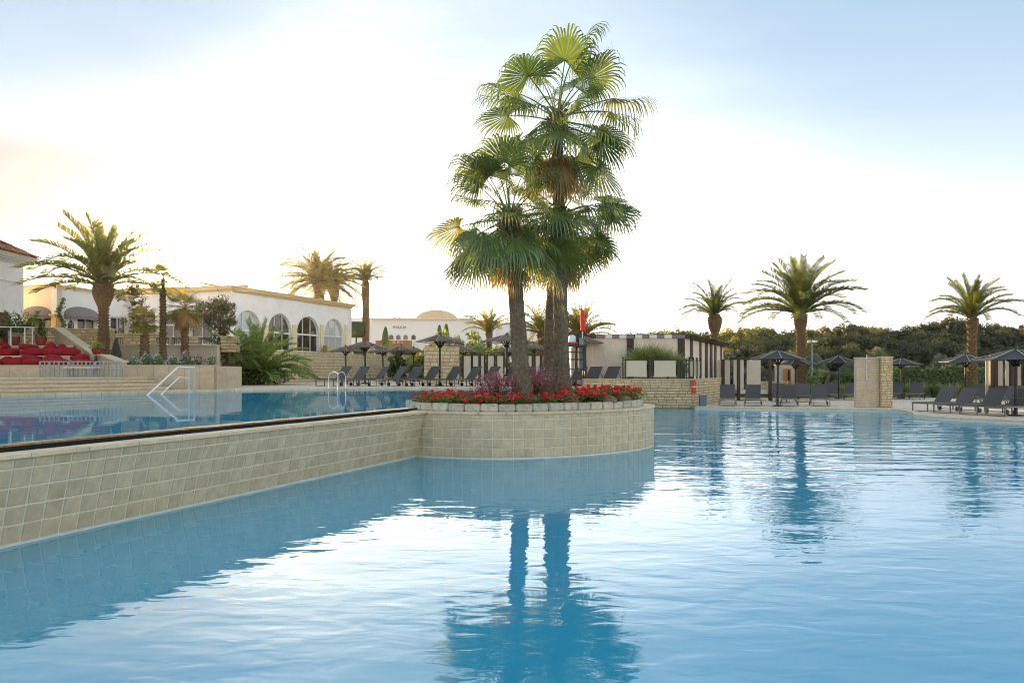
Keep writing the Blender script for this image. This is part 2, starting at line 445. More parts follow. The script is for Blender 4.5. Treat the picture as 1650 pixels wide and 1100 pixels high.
def glass_mat(name, col, rough=.05, alpha=.55):
    m, n, l = nt(name)
    out = n.new('ShaderNodeOutputMaterial'); a = n.new('ShaderNodeBsdfPrincipled'); t = n.new('ShaderNodeBsdfTransparent'); mx = n.new('ShaderNodeMixShader')
    a.inputs['Base Color'].default_value = (*col, 1); a.inputs['Roughness'].default_value = rough; a.inputs['Specular IOR Level'].default_value = .8
    no = n.new('ShaderNodeTexNoise'); no.inputs['Scale'].default_value = .5; g = n.new('ShaderNodeNewGeometry'); l.new(g.outputs['Position'], no.inputs['Vector'])
    bp = n.new('ShaderNodeBump'); bp.inputs['Distance'].default_value = .01; l.new(no.outputs[0], bp.inputs['Height']); l.new(bp.outputs[0], a.inputs['Normal'])
    mx.inputs[0].default_value = alpha; l.new(t.outputs[0], mx.inputs[1]); l.new(a.outputs[0], mx.inputs[2]); l.new(mx.outputs[0], out.inputs[0])
    return m
MT['glass'] = glass_mat('window_glass', (.06, .05, .045), .03, .75)
MT['frost'] = glass_mat('frosted_glass', (.55, .50, .38), .25, .85)
MT['paleglass'] = glass_mat('reflecting_pale_glass', (.50, .56, .56), .06, .9)  # bright reflection put into the pale pane colour

MT['water'] = water_mat('pool_water', (.80, .95, 1), (.035, .44, .66), .012, .005, xr=.038, f0=.235, spread=.86)
MT['waterup'] = water_mat('upper_pool_water', (.75, .92, 1), (.07, .46, .66), .0012, .0006, f0=.26, spread=.78)

# ------------------------------------------------------------------ key lines
U = Vector((0.345, 0.939)).normalized()          # run of the tiled weir wall
NRM = Vector((U.y, -U.x))                        # towards the lower pool
B0 = Vector((-4.652, 7.052))
def W(s, off): p = B0 + U * s + NRM * off; return (p.x, p.y)
ZU, ZD, ZL = .90, .95, .10                       # upper water, upper deck, lower deck
S_END = 29.2
far_edge = [(-22, 8), (-17.6, 16), (X(0, 22.2), 22.2), (X(130, 24.2), 24.2), (X(250, 26.8), 26.8), (X(345, 28.7), 28.7),
            (X(470, 30.4), 30.4), (X(600, 32.2), 32.2), (X(730, 33.2), 33.2), (W(28.2, -.4)[0], 33.7)]
low_edge = [(7.97, 33.8), (9.87, 32.9), (12.3, 32.3), (15.4, 31.5), (15.55, 30.8), (14.9, 28.8), (14.15, 27.2), (14.4, 26.0), (15.8, 24.0), (18.6, 19), (21, 8), (21, -8)]

def poly_obj(name, poly, z0, z1, mat, **kw):
    return MB().prism(poly, z0, z1).build(name, mat, kind='structure', **kw)

# ground, decks, lawn
poly_obj('ground', [(-900, -300), (900, -300), (900, 1500), (-900, 1500)], -3.2, -3.0, MT['ground'])
up_poly = far_edge + [(W(28.2, 0)[0] + .3, 33.7), (5.2, 34.9), (8.0, 34.9), (11.1, 41.6), (13.0, 47), (14, 70), (14, 300), (-400, 300), (-400, 8)]
poly_obj('upper_deck', up_poly, -2.9, ZD - .02, MT['deckj'])
low_poly = low_edge + [(60, -8), (60, 46), (13.0, 46.0), (12.8, 46.9), (11.05, 41.7), (8.07, 34.95)]
poly_obj('lower_deck', low_poly, -2.9, ZL - .02, MT['deckj'])
poly_obj('lawn', [(13.0, 46.0), (60, 46.0), (60, -8), (400, -8), (400, 400), (14.2, 400), (14.2, 70), (13.2, 47)], -2.9, ZL - .03, MT['grass'])
poly_obj('near_deck', [(-22, -14), (60, -14), (60, -8), (-22, -8)], -2.9, ZL, MT['deck'])
poly_obj('side_deck', [(-400, -14), (-22, -14), (-22, 8), (-400, 8)], -2.9, ZD, MT['deck'])

# paving slabs on the two decks (pieces, one joined mesh per deck)
def inside(p, poly):
    c = False; n = len(poly); j = n - 1
    for i in range(n):
        if (poly[i][1] > p[1]) != (poly[j][1] > p[1]) and p[0] < (poly[j][0] - poly[i][0]) * (p[1] - poly[i][1]) / (poly[j][1] - poly[i][1]) + poly[i][0]: c = not c
        j = i
    return c
def slabs(name, poly, box, z, sx, sy, rot=0, gap=.02):
    mb = MB(); rnd = random.Random(5); cr, sr = math.cos(rot), math.sin(rot)
    x = box[0]
    row = 0
    y = box[2]
    while y < box[3]:
        x = box[0] + (row % 2) * sx / 2
        while x < box[1]:
            qx, qy = x * cr - y * sr, x * sr + y * cr
            c = [(qx + a * cr * sx / 2 - b * sr * sy / 2, qy + a * sr * sx / 2 + b * cr * sy / 2) for a, b in ((-1, -1), (1, -1), (1, 1), (-1, 1))]
            if all(inside(p, poly) for p in c):
                dz = rnd.uniform(-.003, .003)
                cc = [(qx + a * cr * (sx - gap) / 2 - b * sr * (sy - gap) / 2, qy + a * sr * (sx - gap) / 2 + b * cr * (sy - gap) / 2) for a, b in ((-1, -1), (1, -1), (1, 1), (-1, 1))]
                mb.prism(cc, z - .03, z + dz, bottom=False)
            x += sx
        y += sy; row += 1
    return mb.build(name, MT['deck'], kind='stuff')
par = bpy.data.objects['lower_deck']
o = slabs('paving_slab', low_poly, (7, 34, 20, 46), ZL, .5, .5); o.parent = par
par2 = bpy.data.objects['upper_deck']
o = slabs('paving_slab', up_poly, (-15, 8, 26, 58), ZD, .6, .6, 0); o.parent = par2

def coping_run(parent, pts, z0, z1, w, step, outward, mat, name='coping_stone', lip=.03):
    """separate kerb stones along a polyline; outward = side (+1 left of travel)"""
    for (ax, ay), (bx, by) in zip(pts[:-1], pts[1:]):
        a, b = Vector((ax, ay)), Vector((bx, by)); L = (b - a).length; n = max(1, round(L / step)); t = (b - a) / L
        nn = Vector((-t.y, t.x)) * outward
        for i in range(n):
            p, q = a + t * (L * i / n + .008), a + t * (L * (i + 1) / n - .008)
            MB().prism([tuple(p - nn * lip), tuple(q - nn * lip), tuple(q + nn * w), tuple(p + nn * w)], z0, z1).build(name, mat, parent)
coping_run(par, low_edge[:10], ZL - .05, ZL + .02, .35, .62, 1, MT['coping'])
coping_run(par2, far_edge[1:], ZD - .05, ZD + .02, .34, .75, 1, MT['coping'])

# pool shells
low_pool = [W(-18, 0), W(30, 0), (5.2, 34.9), (8.0, 34.9)] + low_edge + [W(-18, 0)]
low_pool = [W(-18, -.1), W(29.6, -.1), (8.05, 35.0)] + low_edge
def shell(name, poly, zf, zt, mat):
    n = len(poly)
    mb = MB()
    vv = [(x, y, zf) for x, y in poly] + [(x, y, zt) for x, y in poly]
    mb.add(vv, [tuple(range(n))] + [(i, (i + 1) % n, n + (i + 1) % n, n + i) for i in range(n)])
    return mb.build(name, mat, kind='structure')
shell('lower_pool_basin', low_pool, -1.25, -.005, MT['poolblue'])
up_pool = far_edge + [W(28.2, -.24), W(-16, -.24)]
shell('upper_pool_basin', up_pool, -.35, ZU - .03, MT['pooldeep'])
def water(name, poly, z, mat):
    mb = MB(); n = len(poly); ar = sum(poly[i][0] * poly[(i + 1) % n][1] - poly[(i + 1) % n][0] * poly[i][1] for i in range(n))
    if ar < 0: poly = poly[::-1]
    mb.add([(x, y, z) for x, y in poly], [tuple(range(n))])
    return mb.build(name, mat, kind='structure')
water('lower_pool_water', low_pool, 0, MT['water'])
water('upper_pool_water', up_pool, ZU, MT['waterup'])
# pale strip along the basin sides at the water line
mbx = MB()
for p, q in zip(low_edge[:-1], low_edge[1:]): mbx.beam((*p, .01), (*q, .01), .03, .10)
mbx.build('waterline_strip', MT['poolrim'], kind='structure')
# hairline crack and outlet on the pool floor
cr = T('floor_outlet', 'small oval green outlet under the water beside the tiled wall at left', 'outlet', (X(131, 9.0) , 9.0, -1.24))
MB().tube([(0, 0, 0), (0, 0, .03)], .13, 14).build('ring', MT['poolrim'], cr); MB().tube([(0, 0, .031), (0, 0, .04)], .09, 12).build('grate', MT['green'], cr)
rn = random.Random(3); pts = []
for i in range(60):
    s = -2 + i * .2; p = W(s, 1.15 + rn.uniform(-.03, .03) + .1 * math.sin(i * .2)); pts.append((p[0], p[1], -1.243))
mb = MB()
for a, b in zip(pts[:-1], pts[1:]): mb.beam(a, b, .014, .006)
mb.build('floor_crack', MT['crack'], kind='structure')

# ------------------------------------------------------------------ tiled weir wall
LEAN, ZT = .20, .83
wall = T('tiled_weir_wall', 'long beige tiled wall leaning over the lower pool, topped by a pale coping', 'wall', (B0.x, B0.y, 0))
def WP(s, off, z): p = W(s, off); return (p[0] - B0.x, p[1] - B0.y, z)
mb = MB()
vv = []
for s in (-17, S_END + .1):
    vv += [WP(s, -.012, -1.2), WP(s, LEAN * 1 - .012, ZT), WP(s, -.02, ZT), WP(s, -.02, -1.2)]
vv = []
for s in (-17, S_END + .1):
    vv += [WP(s, -.30, -1.24), WP(s, -.012, -1.24), WP(s, -.012, -.002), WP(s, LEAN - .012, ZT), WP(s, -.02, ZT), WP(s, -.02, .58), WP(s, -.22, .58), WP(s, -.22, .50)]
n8 = 8
mb.add(vv, [tuple(range(n8)), tuple(range(2 * n8 - 1, n8 - 1, -1))] + [(i, i + n8, (i + 1) % n8 + n8, (i + 1) % n8) for i in range(n8)])
mb.build('grout_core', MT['grout'], wall)
def wall_quad(s0, s1, t0, t1, out=.0, th=.010):
    """tile box on the leaning face; t = fraction of height"""
    q = []
    for d in (out, out - th):
        for s, t in ((s0, t0), (s1, t0), (s1, t1), (s0, t1)): q.append(WP(s, LEAN * t + d, ZT * t))
    return q
def bevel_tile(s0, s1, t0, t1):
    b, bt = .006, .007
    o_ = wall_quad(s0, s1, t0, t1, -.006, .008); i_ = wall_quad(s0 + b, s1 - b, t0 + bt, t1 - bt, 0, .001)
    return MB().add(o_[:4] + i_[:4] + o_[4:8], [(4, 5, 6, 7), (0, 1, 5, 4), (1, 2, 6, 5), (2, 3, 7, 6), (3, 0, 4, 7), (8, 9, 1, 0), (9, 10, 2, 1), (10, 11, 3, 2), (11, 8, 0, 3)])
rows = [0.028, .241, .454, .667, .880, .995]
rt = random.Random(8)
S_SEAM = 8.28
ncol = 0
for i in range(200):
    s0 = -16 + i * .2 - .009
    if s0 > S_END: break
    if s0 > S_SEAM + .1 : break
    for r_ in range(5):
        if s0 > -2.9:
            j = rt.uniform(-.0015, .0015)
            bevel_tile(s0 + .0095, s0 + .1905, rows[r_] + .010 + j, rows[r_ + 1] - .010 + j).build('tile', MT['tile'], wall)
mb = MB()
for i in range(200):
    s0 = -16 + i * .2 - .009
    if s0 > S_END: break
    if -2.9 < s0 < S_SEAM + .1: continue
    for r_ in range(5):
        q = wall_quad(s0 + .005, s0 + .195, rows[r_] + .006, rows[r_ + 1] - .006)
        mb.add(q, [(0, 1, 2, 3), (4, 7, 6, 5), (0, 4, 5, 1), (1, 5, 6, 2), (2, 6, 7, 3), (3, 7, 4, 0)])
mb.build('far_tile', MT['tile'], wall, kind='stuff')
# water-line deposit strip
mb = MB(); mb.add(wall_quad(-16, S_SEAM + .3, -.01, .026, .004, .012), [(0, 1, 2, 3), (4, 7, 6, 5), (0, 4, 5, 1), (3, 2, 6, 7)]); mb.build('waterline_band', MT['poolrim'], wall)
# coping stones
i = 0; s = -16
while s < S_END:
    L = .62; a, b = s + .004, min(s + L - .004, S_END)
    j = rt.uniform(-.002, .002)
    p = [WP(a, LEAN + .035, 0)[:2], WP(b, LEAN + .035, 0)[:2], WP(b, -.035, 0)[:2], WP(a, -.035, 0)[:2]]
    if s > -3.2: MB().prism(p, ZT, ZT + .038 + j).build('coping_stone', MT['coping'], wall)
    else:
        MB().prism(p, ZT, ZT + .038 + j).build('coping_stone', MT['coping'], wall)
    s += L
mb = MB(); mb.prism([WP(-16, -.036, 0)[:2], WP(S_END, -.036, 0)[:2], WP(S_END, -.215, 0)[:2], WP(-16, -.215, 0)[:2]], .585, .60); mb.build('gutter', MT['black'], wall)
mb = MB(); rr = random.Random(4)
s = -16
mb.prism([WP(-16, -.40, 0)[:2], WP(S_END, -.40, 0)[:2], WP(S_END, -.235, 0)[:2], WP(-16, -.235, 0)[:2]], .3, ZU - .006)
mb.build('weir_wall', MT['black'], wall)  # face coloured black to stand for shade under the weir lip
mb = MB()
while s < S_END - .3:
    mb.prism([WP(s + .004, -.42, 0)[:2], WP(s + .196, -.42, 0)[:2], WP(s + .196, -.22, 0)[:2], WP(s + .004, -.22, 0)[:2]], ZU - .005, ZU + .012 + rr.uniform(-.003, .003))
    s += .2
mb.build('weir_tile', MT['weir'], wall, kind='stuff')

# ------------------------------------------------------------------ round planter
def catmull(P, n=10, closed=True):
    out = []; N = len(P)
    for i in range(N if closed else N - 1):
        p0, p1, p2, p3 = [Vector(P[(i + k - 1) % N]) for k in range(4)]
        for j in range(n):
            t = j / n
            out.append(tuple(.5 * ((2 * p1) + (-p0 + p2) * t + (2 * p0 - 5 * p1 + 4 * p2 - p3) * t * t + (-p0 + 3 * p1 - 3 * p2 + p3) * t ** 3)))
    return out
PL = [(-1.95, 14.93), (-1.15, 14.50), (-.286, 14.29), (.876, 14.60), (2.17, 15.5), (2.98, 16.65), (3.18, 17.9), (2.7, 19.3), (1.3, 20.3), (-.6, 20.2), (-2.0, 18.9), (-2.5, 16.6)]
outline = catmull(PL, 24)
pc = Vector((.4, 17.3))
def inset(poly, d): return [tuple(Vector(p) + (pc - Vector(p)).normalized() * d) for p in poly]
def resample(poly, step):
    out = []; acc = 0; N = len(poly)
    pts = [Vector(p) for p in poly] + [Vector(poly[0])]
    L = [0]
    for a, b in zip(pts[:-1], pts[1:]): L.append(L[-1] + (b - a).length)
    n = int(L[-1] / step); k = 0
    for i in range(n):
        t = L[-1] * i / n
        while L[k + 1] < t: k += 1
        out.append(pts[k].lerp(pts[k + 1], (t - L[k]) / (L[k + 1] - L[k])))
    return out
planter = T('round_planter', 'round raised planter clad in square beige tiles standing between the two pools', 'planter', (pc.x, pc.y, 0))
def loc2(poly): return [(p[0] - pc.x, p[1] - pc.y) for p in poly]
MB().prism(loc2(inset(outline, .012)), -1.24, ZT).build('grout_core', MT['grout'], planter)
rs = resample(outline, .195); nP = len(rs)
mbs = MB()
for i in range(nP):
    a, b = rs[i], rs[(i + 1) % nP]; t = (b - a).normalized(); nn = Vector((t.y, -t.x))
    mid = (a + b) / 2
    vis = mid.y < 17.2 and mid.x > -2.2
    for r_ in range(5):
        z0, z1 = rows[r_] * ZT + .0075, rows[r_ + 1] * ZT - .0075
        g_ = .0075
        p, q = a + t * g_ - pc, b - t * g_ - pc
        be = .006
        o_ = [p - nn * .006, q - nn * .006]; i_ = [p + t * be, q - t * be]
        v_ = [(*o_[0], z0), (*o_[1], z0), (*o_[1], z1), (*o_[0], z1), (*i_[0], z0 + be), (*i_[1], z0 + be), (*i_[1], z1 - be), (*i_[0], z1 - be)]
        bk = [p - nn * .014, q - nn * .014]
        v_ += [(*bk[0], z0), (*bk[1], z0), (*bk[1], z1), (*bk[0], z1)]
        fs = [(4, 5, 6, 7), (0, 1, 5, 4), (1, 2, 6, 5), (2, 3, 7, 6), (3, 0, 4, 7), (8, 9, 1, 0), (9, 10, 2, 1), (10, 11, 3, 2), (11, 8, 0, 3)]
        if vis: MB().add(v_, fs).build('tile', MT['tile'], planter)
        else: mbs.add(v_, fs)
mbs.build('far_tile', MT['tile'], planter, kind='stuff')
mb = MB(); ol = loc2(outline); il = loc2(inset(outline, .01)); N = len(ol)
mb.add([(x * 1.002, y * 1.002, -.01) for x, y in ol] + [(x * 1.002, y * 1.002, .022) for x, y in ol], [(i, (i + 1) % N, N + (i + 1) % N, N + i) for i in range(N)])
mb.build('waterline_band', MT['poolrim'], planter)
# coping of the planter
rs2 = resample(outline, .5); n2 = len(rs2)
for i in range(n2):
    a, b = rs2[i], rs2[(i + 1) % n2]; t = (b - a).normalized(); nn = Vector((t.y, -t.x)); mid = (a + b) / 2
    p = [a + nn * .03 + t * .003, b + nn * .03 - t * .003]
    ia, ib = a + (pc - a).normalized() * .42, b + (pc - b).normalized() * .42
    MB().prism([tuple(v - pc) for v in (p[0], p[1], ib, ia)], ZT, ZT + .035).build('coping_stone', MT['coping'], planter)
# stone ring
ring_out = inset(outline, .24)
rs3 = resample(ring_out, .33); n3 = len(rs3); rr = random.Random(11)
ZR = ZT + .035
for i in range(n3):
    a, b = rs3[i], rs3[(i + 1) % n3]; t = (b - a).normalized(); nn = Vector((t.y, -t.x))
    h = .145 + rr.uniform(-.008, .008); w = .13
    o_ = rr.uniform(-.008, .008)
    p, q = a + t * .007 + nn * o_, b - t * .007 + nn * o_
    bm_ = bmesh.new()
    vs_ = [bm_.verts.new((*(v - pc), z)) for z in (ZR, ZR + h) for v in (p, q, q - nn * w, p - nn * w)]
    for f in ((3, 2, 1, 0), (4, 5, 6, 7), (0, 1, 5, 4), (1, 2, 6, 5), (2, 3, 7, 6), (3, 0, 4, 7)): bm_.faces.new([vs_[k] for k in f])
    bmesh.ops.bevel(bm_, geom=bm_.edges[:], offset=.018, segments=2, affect='EDGES')
    me = bpy.data.meshes.new('kerb_stone'); bm_.to_mesh(me); bm_.free(); me.materials.append(MT['ring'])
    link('kerb_stone', me, planter)
soil = inset(outline, .34)
MB().prism(loc2(soil), ZR, ZR + .09).build('soil', MT['soil'], planter)
SOILZ = ZR + .09

# ------------------------------------------------------------------ vegetation builders
def rot_to(d):
    return Vector(d).to_track_quat('X', 'Z').to_matrix()
def leafquads(mb, c, nrm, size, rnd, asp=.5):
    """one leaf: a diamond"""
    n = Vector(nrm)
    if n.length < 1e-4: n = Vector((0, 0, 1))
    n.normalize(); u = n.orthogonal().normalized(); u = Matrix.Rotation(rnd.uniform(0, 2 * PI), 3, n) @ u; w = n.cross(u)
    c = Vector(c)
    mb.add([c - u * size, c - w * size * asp, c + u * size, c + w * size * asp], [(0, 1, 2, 3)])
def leaf_cloud(seed, nclump, per, rad, leaf, clump_r, shell_=.55, flat=1.0, asp=.55, squash=1.0):
    """leaf clumps scattered through an ellipsoid of radii rad centred at 0"""
    rnd = random.Random(seed); mb = MB()
    for i in range(nclump):
        while True:
            p = Vector((rnd.uniform(-1, 1), rnd.uniform(-1, 1), rnd.uniform(-1, 1)))
            if shell_ < p.length < 1: break
        p = Vector((p.x * rad[0], p.y * rad[1], p.z * rad[2]))
        cr_ = clump_r * rnd.uniform(.5, 1.3)
        for k in range(per):
            d = Vector((rnd.gauss(0, 1), rnd.gauss(0, 1), rnd.gauss(0, 1))).normalized()
            q = p + Vector((d.x, d.y, d.z * squash)) * cr_ * rnd.uniform(.55, 1.05)
            nn = d + Vector((rnd.uniform(-.6, .6), rnd.uniform(-.6, .6), rnd.uniform(-.3, .9)))
            leafquads(mb, q, nn, leaf * rnd.uniform(.6, 1.3), rnd, asp)
    return mb

def frond_mesh(name, el0, curl, seed, mat, nl=46, lw=.016, ll=.17, vup=.5):
    """pinnate frond of length 1 rising along +X at elevation el0 and bending down by curl (radians)"""
    rnd = random.Random(seed); mb = MB(); n = 16
    P = [Vector((0, 0, 0))]; Tn = []
    side_bend = rnd.uniform(-.12, .12)
    for i in range(n):
        t = (i + .5) / n
        e = el0 - curl * t ** 1.5
        d = Vector((math.cos(e) * math.cos(side_bend * t), math.cos(e) * math.sin(side_bend * t), math.sin(e)))
        Tn.append(d); P.append(P[-1] + d / n)
    Tn.append(Tn[-1])
    mb.tube(P, [.011 * (1 - .85 * i / n) + .002 for i in range(n + 1)], 4)
    for sd_ in (-1, 1):
        for k in range(nl):
            t = .13 + .87 * (k + rnd.uniform(-.3, .3)) / nl
            t = min(max(t, .1), .995); i = min(int(t * n), n - 1); fr = t * n - i
            p = P[i].lerp(P[i + 1], fr); tn = Tn[i]
            s_ = Vector((-math.sin(0), 1, 0)) * sd_
            up = s_.cross(tn) * sd_ * -1
            if up.z < 0: up = -up
            prof = min(1, t / .25) * (1 - max(0, t - .55) ** 1.4 * 1.1)
            L = ll * (.35 + .65 * prof) * rnd.uniform(.85, 1.1)
            d = (tn * (.55 + .35 * t) + s_ * .8 + up * vup * rnd.uniform(.5, 1.2)).normalized()
            tip = p + d * L; mid = p + d * L * .5
            tip.z -= L * .16
            w = (tn - d * tn.dot(d)).normalized() * lw * rnd.uniform(.8, 1.2)
            mb.add([p - w * .3, mid - w * .5, tip, mid + w * .5, p + w * .3], [(0, 1, 3, 4), (1, 2, 3)])
    return mb.mesh(name, mat)

FR = {}
def fronds(key, mat):
    if key in FR: return FR[key]
    sets = []
    for lo, cu, k in ((88, 25, 0), (78, 50, 1), (66, 70, 2), (54, 80, 3), (42, 80, 4), (30, 75, 5), (18, 65, 6), (5, 55, 7), (-12, 45, 8)):
        for v in range(2):
            sets.append((lo, frond_mesh('frond', R(lo), R(cu * (1 if v == 0 else .75)), 10 * k + v, mat)))
    FR[key] = sets
    return sets

def trunk_stubs(mb, z0, z1, rad, step_z, stub, rnd, n_around=11):
    z = z0; row = 0
    while z < z1:
        r_ = rad(z)
        na = max(6, int(2 * PI * r_ / (stub * 1.25)))
        for k in range(na):
            a = 2 * PI * (k + .5 * (row % 2)) / na + rnd.uniform(-.08, .08)
            c = Vector((math.cos(a) * r_, math.sin(a) * r_, z)); o = Vector((math.cos(a), math.sin(a), 0)); t = Vector((-math.sin(a), math.cos(a), 0))
            w = stub * .55; h = step_z * 1.1; pr = stub * rnd.uniform(.25, .5)
            v = [c - t * w - o * .03, c + t * w - o * .03, c + t * w * .7 + o * pr + Vector((0, 0, h * .8)), c - t * w * .7 + o * pr + Vector((0, 0, h * .8)), c + Vector((0, 0, h)) - t * w * .6 - o * .03, c + Vector((0, 0, h)) + t * w * .6 - o * .03]
            mb.add(v, [(0, 1, 2, 3), (3, 2, 5, 4), (0, 3, 4), (1, 5, 2)])
        z += step_z; row += 1

def date_palm(name, label, px, d, zbase, ztop, trunk_r, bulb_r, frond_l, nf, seed, key='phx', bulb_h=1.3, spread=(88, -5), group=None, neck=0, thin_top=False, minl=.75):
    rnd = random.Random(seed)
    root = T(name, label, 'palm tree', (X(px, d), d, zbase), 0, group)
    H = ztop - zbase
    if H > .3:
        def rad(z):
            if bulb_h > 0 and z > H - bulb_h:
                u = (z - (H - bulb_h)) / bulb_h
                return trunk_r * .8 + (bulb_r - trunk_r * .8) * math.sin(min(1, u * 1.15) * PI * .62) ** 1.2 if u < .87 else bulb_r * (.9 - 2.6 * (u - .87))
            return trunk_r * (1.15 - .3 * min(1, z / max(H - bulb_h, .1)))
        mb = MB(); n = 26
        mb.tube([(math.sin(z_ * .3 + seed) * .03 * z_, 0, z_) for z_ in [H * i / n for i in range(n + 1)]], [max(rad(H * i / n) - .02, .03) for i in range(n + 1)], 12)
        trunk_stubs(mb, 0, H - .05, rad, .13 if d < 50 else .2, .17 if d < 50 else .25, rnd)
        tk = mb.build('trunk', MT['datetrunk'], root)
    top = H
    fs = fronds(key, MT[key])
    for i in range(nf):
        u = (i + .5) / nf
        e = spread[0] + (spread[1] - spread[0]) * u ** 1.1 + rnd.uniform(-5, 5)
        cand = sorted(fs, key=lambda s: abs(s[0] - e))[:2]
        me = rnd.choice(cand)[1]
        o = link('frond', me, root)
        L = frond_l * rnd.uniform(.88, 1.08) * (minl + (1 - minl) * math.sin(min(1, .25 + u * 1.2) * PI / 2))
        o.scale = (L, L, L)
        az = i * 2.39996 + rnd.uniform(-.25, .25)
        o.location = (math.cos(az) * .08, math.sin(az) * .08, top - .12 * u + neck)
        o.rotation_euler = (0, 0, az)
    return root

def fan_mesh(name, pitch, pet, Rb, seed, mat, droop=1.0, n=38, half=118, dead=False):
    rnd = random.Random(seed); mb = MB()
    k = 7; P = [Vector((0, 0, 0))]; e = pitch
    sag = R(22) if pitch > -.3 else R(8)
    for i in range(k):
        e = pitch - sag * ((i + 1) / k)
        P.append(P[-1] + Vector((math.cos(e), 0, math.sin(e))) * pet / k)
    mb.tube(P, [.018 - .0012 * i for i in range(k + 1)], 5)
    h = P[-1]; a = Vector((math.cos(e - .1), 0, math.sin(e - .1))); lat = Vector((0, 1, 0)); nr = a.cross(lat)
    if nr.z < 0: nr = -nr
    fold = .16
    for i in range(n):
        th = R(half) * (2 * (i + .5) / n - 1)
        d0 = (a * math.cos(th) + lat * math.sin(th) - nr * fold * abs(math.sin(th)) + nr * (.10 if i % 2 else -.10) * .12).normalized()
        L = Rb * (1 - .28 * (abs(th) / R(half)) ** 2) * rnd.uniform(.92, 1.06)
        dth = R(half) * 2 / n
        p = Vector(h); d = Vector(d0); pts = []; steps = 7
        dr = droop * rnd.uniform(.7, 1.5) * (1.6 if rnd.random() < .12 else 1)
        for j in range(steps + 1):
            t = j / steps
            wd = L * t * dth * .52 if t < .45 else L * .45 * dth * .52 * (1 - ((t - .45) / .55)) ** .8
            wv = (Vector(nr).cross(d)).normalized() * max(wd, .0012)
            pts.append((p - wv, p + wv))
            d = (d + Vector((0, 0, -1)) * dr * max(0, t - .42) * 2.1).normalized()
            p = p + d * L / steps
        vv = [x for pr in pts for x in pr]
        mb.add(vv, [(2 * j, 2 * j + 1, 2 * j + 3, 2 * j + 2) for j in range(steps)])
        # hanging thread from some tips
        if rnd.random() < .75:
            q = p; mb.add([q - Vector((.002, .002, 0)), q + Vector((.002, .002, 0)), q + Vector((rnd.uniform(-.03, .03), rnd.uniform(-.03, .03), -rnd.uniform(.12, .42)))], [(0, 1, 2)])
    return mb.mesh(name, mat)

FAN = []
for pz in (84, 66, 48, 30, 14, -4, -24, -44):
    for v in range(3):
        FAN.append((pz, fan_mesh('leaf', R(pz), 1, .98, 100 + pz + v * 7, MT['fan'], droop=1.1 + .5 * v, n=42, half=128)))
FANY = [(pz, fan_mesh('leaf', R(pz), 1, .98, 900 + pz, MT['fany'], droop=1.7, n=42, half=120)) for pz in (30, 10, -10, -30, -48)]
DEADF = []
for pz in (-50, -64, -76):
    for v in range(2):
        DEADF.append((pz, fan_mesh('dry_leaf', R(pz), .55, .85, 300 + pz + v, MT['dead'], droop=1.8, n=26, half=80)))

def fan_palm(name, label, base, top, r0, r1, leaf, nl, nd, seed, flare=1.5, spread=(86, -45), bend=.0, boots=True):
    rnd = random.Random(seed)
    root = T(name, label, 'palm tree', base)
    b, t = Vector((0, 0, 0)), Vector(top) - Vector(base)
    n = 40; pts = []; rr_ = []
    for i in range(n + 1):
        u = i / n
        p = Vector((t.x * u ** (1 + bend), t.y * u, t.z * u))
        pts.append(p); rr_.append((r0 + (r1 - r0) * u) * (1 + (flare - 1) * math.exp(-u * t.z / .28)) + .006 * math.sin(i * 2.7))
    mb = MB(); mb.tube(pts, rr_, 20)
    # fibrous ring scars
    for i in range(int(t.z / .05)):
        u = i * .05 / t.z; k = min(int(u * n), n - 1); p = pts[k].lerp(pts[k + 1], u * n - k); r_ = rr_[k] + (rr_[k + 1] - rr_[k]) * (u * n - k)
        for q in range(14):
            a = 2 * PI * q / 14 + rnd.uniform(0, .5); w = r_ * .2
            c = p + Vector((math.cos(a), math.sin(a), 0)) * r_ * .985; tt = Vector((-math.sin(a), math.cos(a), 0)); oo = Vector((math.cos(a), math.sin(a), 0))
            pr = rnd.uniform(.004, .018)
            mb.add([c - tt * w, c + tt * w, c + tt * w * .8 + oo * pr + Vector((0, 0, .035)), c - tt * w * .8 + oo * pr + Vector((0, 0, .035))], [(0, 1, 2, 3)])
    mb.build('trunk', MT['palmtrunk'], root)
    # leaf-base heart
    mb = MB()
    for i in range(46):
        a = i * 2.4; z = t.z - .5 + .55 * i / 46; o = Vector((math.cos(a), math.sin(a), 0))
        p = Vector((t.x, t.y, z)) + o * r1 * .8
        mb.beam(p, p + o * .16 + Vector((0, 0, .16)), .07, .03)
    mb.build('leaf_base', MT['datetrunk'], root)
    for i in range(nl):
        u = (i + .5) / nl
        e = spread[0] + (spread[1] - spread[0]) * u ** .9 + rnd.uniform(-14, 14)
        me = rnd.choice(sorted(FAN, key=lambda s: abs(s[0] - e))[:3])[1]
        if e < 32 and rnd.random() < .2: me = min(FANY, key=lambda s: abs(s[0] - e))[1]
        o = link('leaf', me, root); L = leaf * rnd.uniform(.78, 1.14)
        o.scale = (L, L, L * rnd.uniform(.92, 1.05)); az = i * 2.39996 + rnd.uniform(-.3, .3)
        o.location = (t.x + math.cos(az) * r1 * .4, t.y + math.sin(az) * r1 * .4, t.z + .10 - .35 * u); o.rotation_euler = (rnd.uniform(-.5, .5), rnd.uniform(-.12, .12), az)
    for i in range(nd):
        me = rnd.choice(DEADF)[1]; o = link('dry_leaf', me, root); L = leaf * rnd.uniform(.75, 1.0); o.scale = (L, L, L)
        az = i * 2.39996 * 1.1; o.location = (t.x + math.cos(az) * r1 * .6, t.y + math.sin(az) * r1 * .6, t.z - .45 - .25 * rnd.random()); o.rotation_euler = (0, 0, az)
    return root

